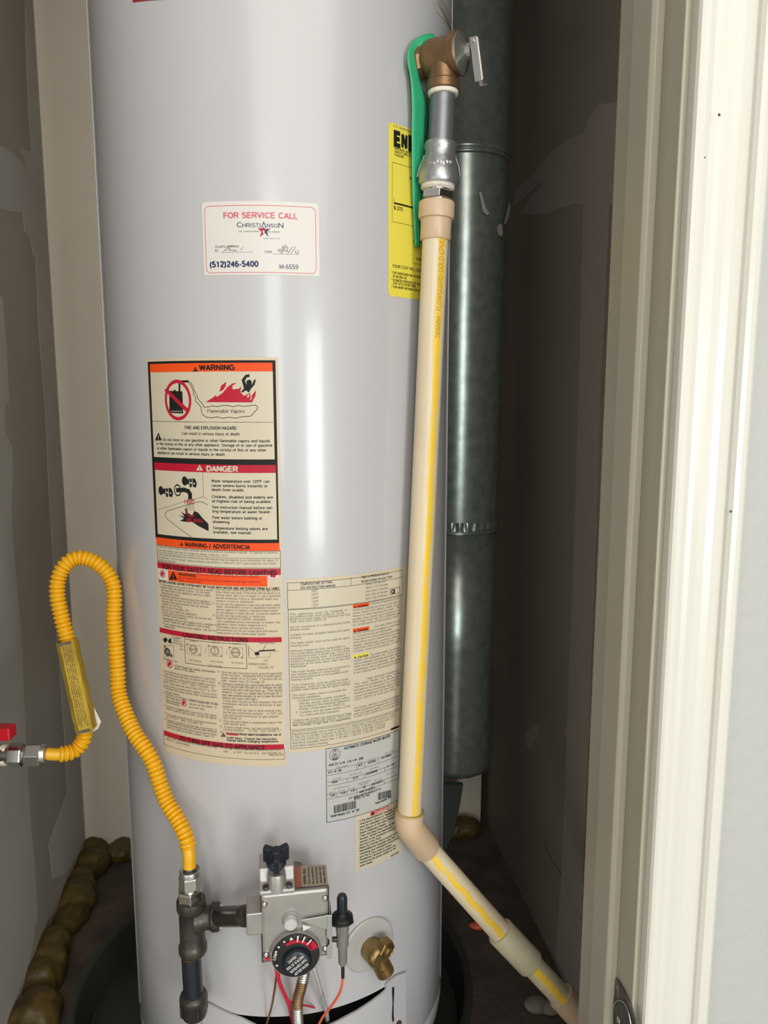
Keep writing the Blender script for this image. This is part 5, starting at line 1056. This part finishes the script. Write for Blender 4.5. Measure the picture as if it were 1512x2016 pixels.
for i, t in enumerate(rw_): L.text(t, .04+.02*(i % 2), -(.85-i*.17), .94-.03*(i % 3), .10, 'wood', .0)
L.finish('sleeve_print', tgs)
for t0 in (.0, .975):
    mb = MB(); pp_ = [sl_pt(t0, -.05, .001), sl_pt(t0, 1.02, .001), sl_pt(t0+.03, 1.02, .001), sl_pt(t0+.03, -.05, .001)]; mb.prism(pp_, x*.0004); mb.build('dark_band', 'hinge', tgs)
mb = MB(); q = [P(*c, .885) for c in [(178, 1388), (186, 1395), (199, 1421), (193, 1435), (180, 1443), (172, 1420)]]; mb.prism(q, V((0, .0005, 0))); wt_ = mb.build('paper_tag', 'tape', GC)
wt_['label'] = 'small off-white tag behind the sleeve'

# shutoff valve on the left
wp = BL+ww*.62
SV = thing('gas_shutoff_valve', (hx(-40).x, hx(-40).y, 0), 'gas shutoff valve with red lever at the left edge', 'valve')
p0 = hx(19); 
mb = MB(); mb.lathe([(.0098, 0), (.0128, .001), (.0125, .007), (.0105, .009)], hx(16), dl, 24); mb.build('thread_tape', 'tape', SV)
mb = MB(); mb.lathe([(.0118, 0), (.0118, .012), (.0160, .016), (.0175, .030), (.0160, .044), (.0118, .048), (.0118, .06)], hx(8), dl, 28); mb.build('body', 'iron', SV)
far = hx(8)+dl*.058; 
wallp = PL(0, 0, C3(0, 0, 0), rr)
td_ = dl; tt_ = ((C3(0, 0, 0)-far).dot(rr))/td_.dot(rr)
mb = MB(); mb.tube([far-dl*.004, far+td_*(tt_-.0005)], .0107, 24); mb.build('pipe_stub', 'ironpipe2', SV)
st0 = hx(8)+dl*.030; mb = MB(); mb.tube([st0+V((0, 0, .010)), st0+V((0, 0, .034))], .005, 16); mb.build('stem', 'dullsteel', SV)
lv0 = P(-30, 1441, .842); lv1 = P(26, 1441, .842)
mb = MB(); mb.box((lv0+lv1)/2-V((.008, 0, 0)), (lv1-lv0).normalized(), V((0, 1, 0)), V((0, 0, 1)), (lv1-lv0).length/2+.008, .009, .0075); mb.build('lever', 'redplastic', SV, .002)

# ============================================================ DUCT
dt = P(922, 0, 1.40); db = P(892, 1500, 1.40)
dax = (db-dt).normalized()
def dp(y): # point on duct axis nearest the image height y (front face)
    t0, t1 = -.3, 1.3
    for _ in range(40):
        t = (t0+t1)/2; p = dt+(db-dt)*t+V((0, -.07, 0)); rel = p-CAM; d_ = rel.y*CP-rel.z*SP; yy = 1008-F*(rel.y*SP+rel.z*CP)/d_
        if yy < y: t0 = t
        else: t1 = t
    return dt+(db-dt)*t
A0 = dt+(dt-db)*.9; A0.z = min(A0.z, 2.40)
A0 = dt+(db-dt)*((2.435-dt.z)/(db.z-dt.z))
j1 = dp(282); j2 = dp(1047); en = dp(1533)
DU = thing('vent_duct', (en.x, en.y, en.z), 'round galvanized sheet metal duct in the dark corner behind the heater', 'duct')
up = -dax; r1, r2, r3 = .076, .073, .0705
Lm = (A0-j1).length
mb = MB(); mb.lathe([(r1, 0), (r1, Lm)], j1, up, 96, caps=False)
mb.lathe([(r1, -.0), (r1+.0025, -.002), (r1+.0025, -.005), (r1-.0005, -.007), (r1-.001, -.0075), (r1+.002, -.010), (r1+.002, -.013), (r2, -.015)], j1, up, 96, caps=False)
s1_ = mb.build('duct_section', 'galv', DU, 0, 60)
Lm = (j1-j2).length; mb = MB(); mb.lathe([(r2, .016), (r2, Lm-.014)], j2, up, 96, caps=False)
# crimped end
vs = []; NS = 180
for h, amp in ((.016, 0), (.012, .0016), (.003, .0016), (.0, .0)):
    for i in range(NS): a_ = 2*pi*i/NS; r_ = r2-.001+amp*math.sin(i*2*pi/6); xx = V((1, 0, 0)); yy = up.cross(xx).normalized(); vs.append(j2+up*h+xx*(r_*math.cos(a_))+yy*(r_*math.sin(a_)))
mb.add(vs, [(j*NS+i, j*NS+(i+1) % NS, (j+1)*NS+(i+1) % NS, (j+1)*NS+i) for j in range(3) for i in range(NS)], 0, True)
mb.lathe([(r2-.001, 0), (r2+.0018, -.001), (r2+.0018, -.005), (r3, -.007)], j2, up, 96, caps=False)
mb.build('duct_section', 'galv', DU, 0, 60)
Lm = (j2-en).length; mb = MB(); vs = []; NS = 96
for h in (Lm-.006, Lm*.5, .01, 0):
    for i in range(NS): a_ = 2*pi*i/NS; jj = (random.uniform(0, .0015) if h == 0 else 0); xx = V((1, 0, 0)); yy = up.cross(xx).normalized(); vs.append(en+up*(h-jj)+xx*(r3*math.cos(a_))+yy*(r3*math.sin(a_)))
mb.add(vs, [(j*NS+i, j*NS+(i+1) % NS, (j+1)*NS+(i+1) % NS, (j+1)*NS+i) for j in range(3) for i in range(NS)], 0, True)
s3_ = mb.build('duct_section', 'galv', DU, 0, 60)
for q in (s3_,): m_ = q.modifiers.new('solid', 'SOLIDIFY'); m_.thickness = .0008
mb = MB()
for sec_ in ([(988, 398), (987, 420)], ): pass
def duct_pt(x, y, r_=None):
    d = ray(x, y); r_ = r_ or r1; c = dp(y); o2 = V((CAM.x-c.x, CAM.y-c.y)); Aq = d.x**2+d.y**2; Bq = 2*(o2.x*d.x+o2.y*d.y); Cq = o2.length_squared-r_*r_; D = max(Bq*Bq-4*Aq*Cq, 0); t = (-Bq-math.sqrt(D))/(2*Aq); return CAM+d*t
for pl in ([(978, 448), (984, 440), (988, 442), (990, 460), (987, 466), (980, 462)], [(999, 410), (1003, 397), (1005, 412), (1002, 428), (996, 442), (992, 440)], [(943, 378), (948, 378), (956, 408), (963, 420), (958, 424), (950, 416), (947, 400)]):
    p_ = [duct_pt(*c)+V((0, -.0006, 0)) for c in pl]; mb.prism(p_, V((0, .0008, 0)))
mb.build('paint_splash', 'mud', DU)
# sheet metal strip behind the heater, below the duct
mb = MB(); q = [P(x, y, 1.50) for x, y in [(872, 1545), (912, 1545), (905, 1590), (893, 1640), (878, 1676), (868, 1690), (860, 1690), (860, 1545)]]; mb.prism(q, V((0, .012, 0)))
o = mb.build('metal_offcut', 'sheet', None, .001); tag(o, 'slanted dull sheet metal strip below the open duct end', 'metal strip')

# ============================================================ PAN, FLOOR THINGS
pc_ = V((-.168, 1.075, 0)); mb = MB()
mb.lathe([(.275, .004), (.277, .001), (.281, .002), (.292, .058), (.297, .062), (.303, .062), (.304, .058), (.300, .056), (.296, .057), (.285, .003), (.272, .0005), (0, .0005)], pc_, UZ, 96)
mb.lathe([(.277, .003), (0, .0032)], pc_, UZ, 96)
o = mb.build('drain_pan', 'pan'); tag(o, 'round dark plastic drain pan under the heater', 'drain pan')
# foam along the left wall
mb = MB(); bb = .0
while bb < .62:
    r_ = random.uniform(.018, .032)*(1 if bb < .3 else 1.15); mb.sphere(C3(random.uniform(.012, .03), bb, r_*random.uniform(.4, .75)), r_, random.uniform(.9, 1.2), random.uniform(1.1, 1.7), random.uniform(.7, 1), 22, jit=.015)
    mb.sphere(C3(.008, bb+.01, r_*.4), r_*.8, .8, 1.5, 1, 14, jit=.02); bb += r_*random.uniform(.9, 1.5)
for a_, b_, r_ in [(.08, .015, .03), (.13, .012, .026), (.19, .012, .024), (.26, .01, .02), (.75, .02, .035), (.70, .015, .03), (.80, .03, .03), (.64, .015, .024)]:
    mb.sphere(C3(a_, b_, r_*.5), r_, 1.3, 1, .8, 20, jit=.02)
o = mb.build('spray_foam', 'foam'); rm = o.modifiers.new('merge', 'REMESH'); rm.mode = 'VOXEL'; rm.voxel_size = .004; rm.use_smooth_shade = True
tx = bpy.data.textures.new('foam_lumps', 'CLOUDS'); tx.noise_scale = .022
dm = o.modifiers.new('lumps', 'DISPLACE'); dm.texture = tx; dm.strength = .014; dm.mid_level = .5
sm_ = o.modifiers.new('soft', 'SMOOTH'); sm_.iterations = 4
tag(o, 'lumpy amber spray foam bead along the foot of the walls', 'foam', kind='stuff')
def floor_pt(x, y): d = ray(x, y); return CAM+d*(-CAM.z/d.z)
for (x, y, r_, lb) in [(1056, 1988, .016, 'pale rounded pebble on the dark floor, left one of two'), (1082, 1992, .014, 'pale rounded pebble nearest the slanted pipe end')]:
    p = floor_pt(x, y); mb = MB(); mb.sphere((p.x, p.y, r_*.55), r_, 1.2, 1, .6, 20, jit=.03); o = mb.build('pebble', 'stone'); tag(o, lb, 'pebble')
p = floor_pt(985, 1932); 
mb = MB(); p = floor_pt(940, 1828); mb.sphere((p.x, p.y, .006), .010, 1.6, 1, .6, 14, jit=.1); o = mb.build('plastic_scrap', 'orangewire'); tag(o, 'small orange plastic scrap on the dark floor behind the slanted pipe', 'scrap')
print('OBJECTS', len(bpy.data.objects), 'TRIS', sum(len(p.vertices)-2 for m in bpy.data.meshes for p in m.polygons))
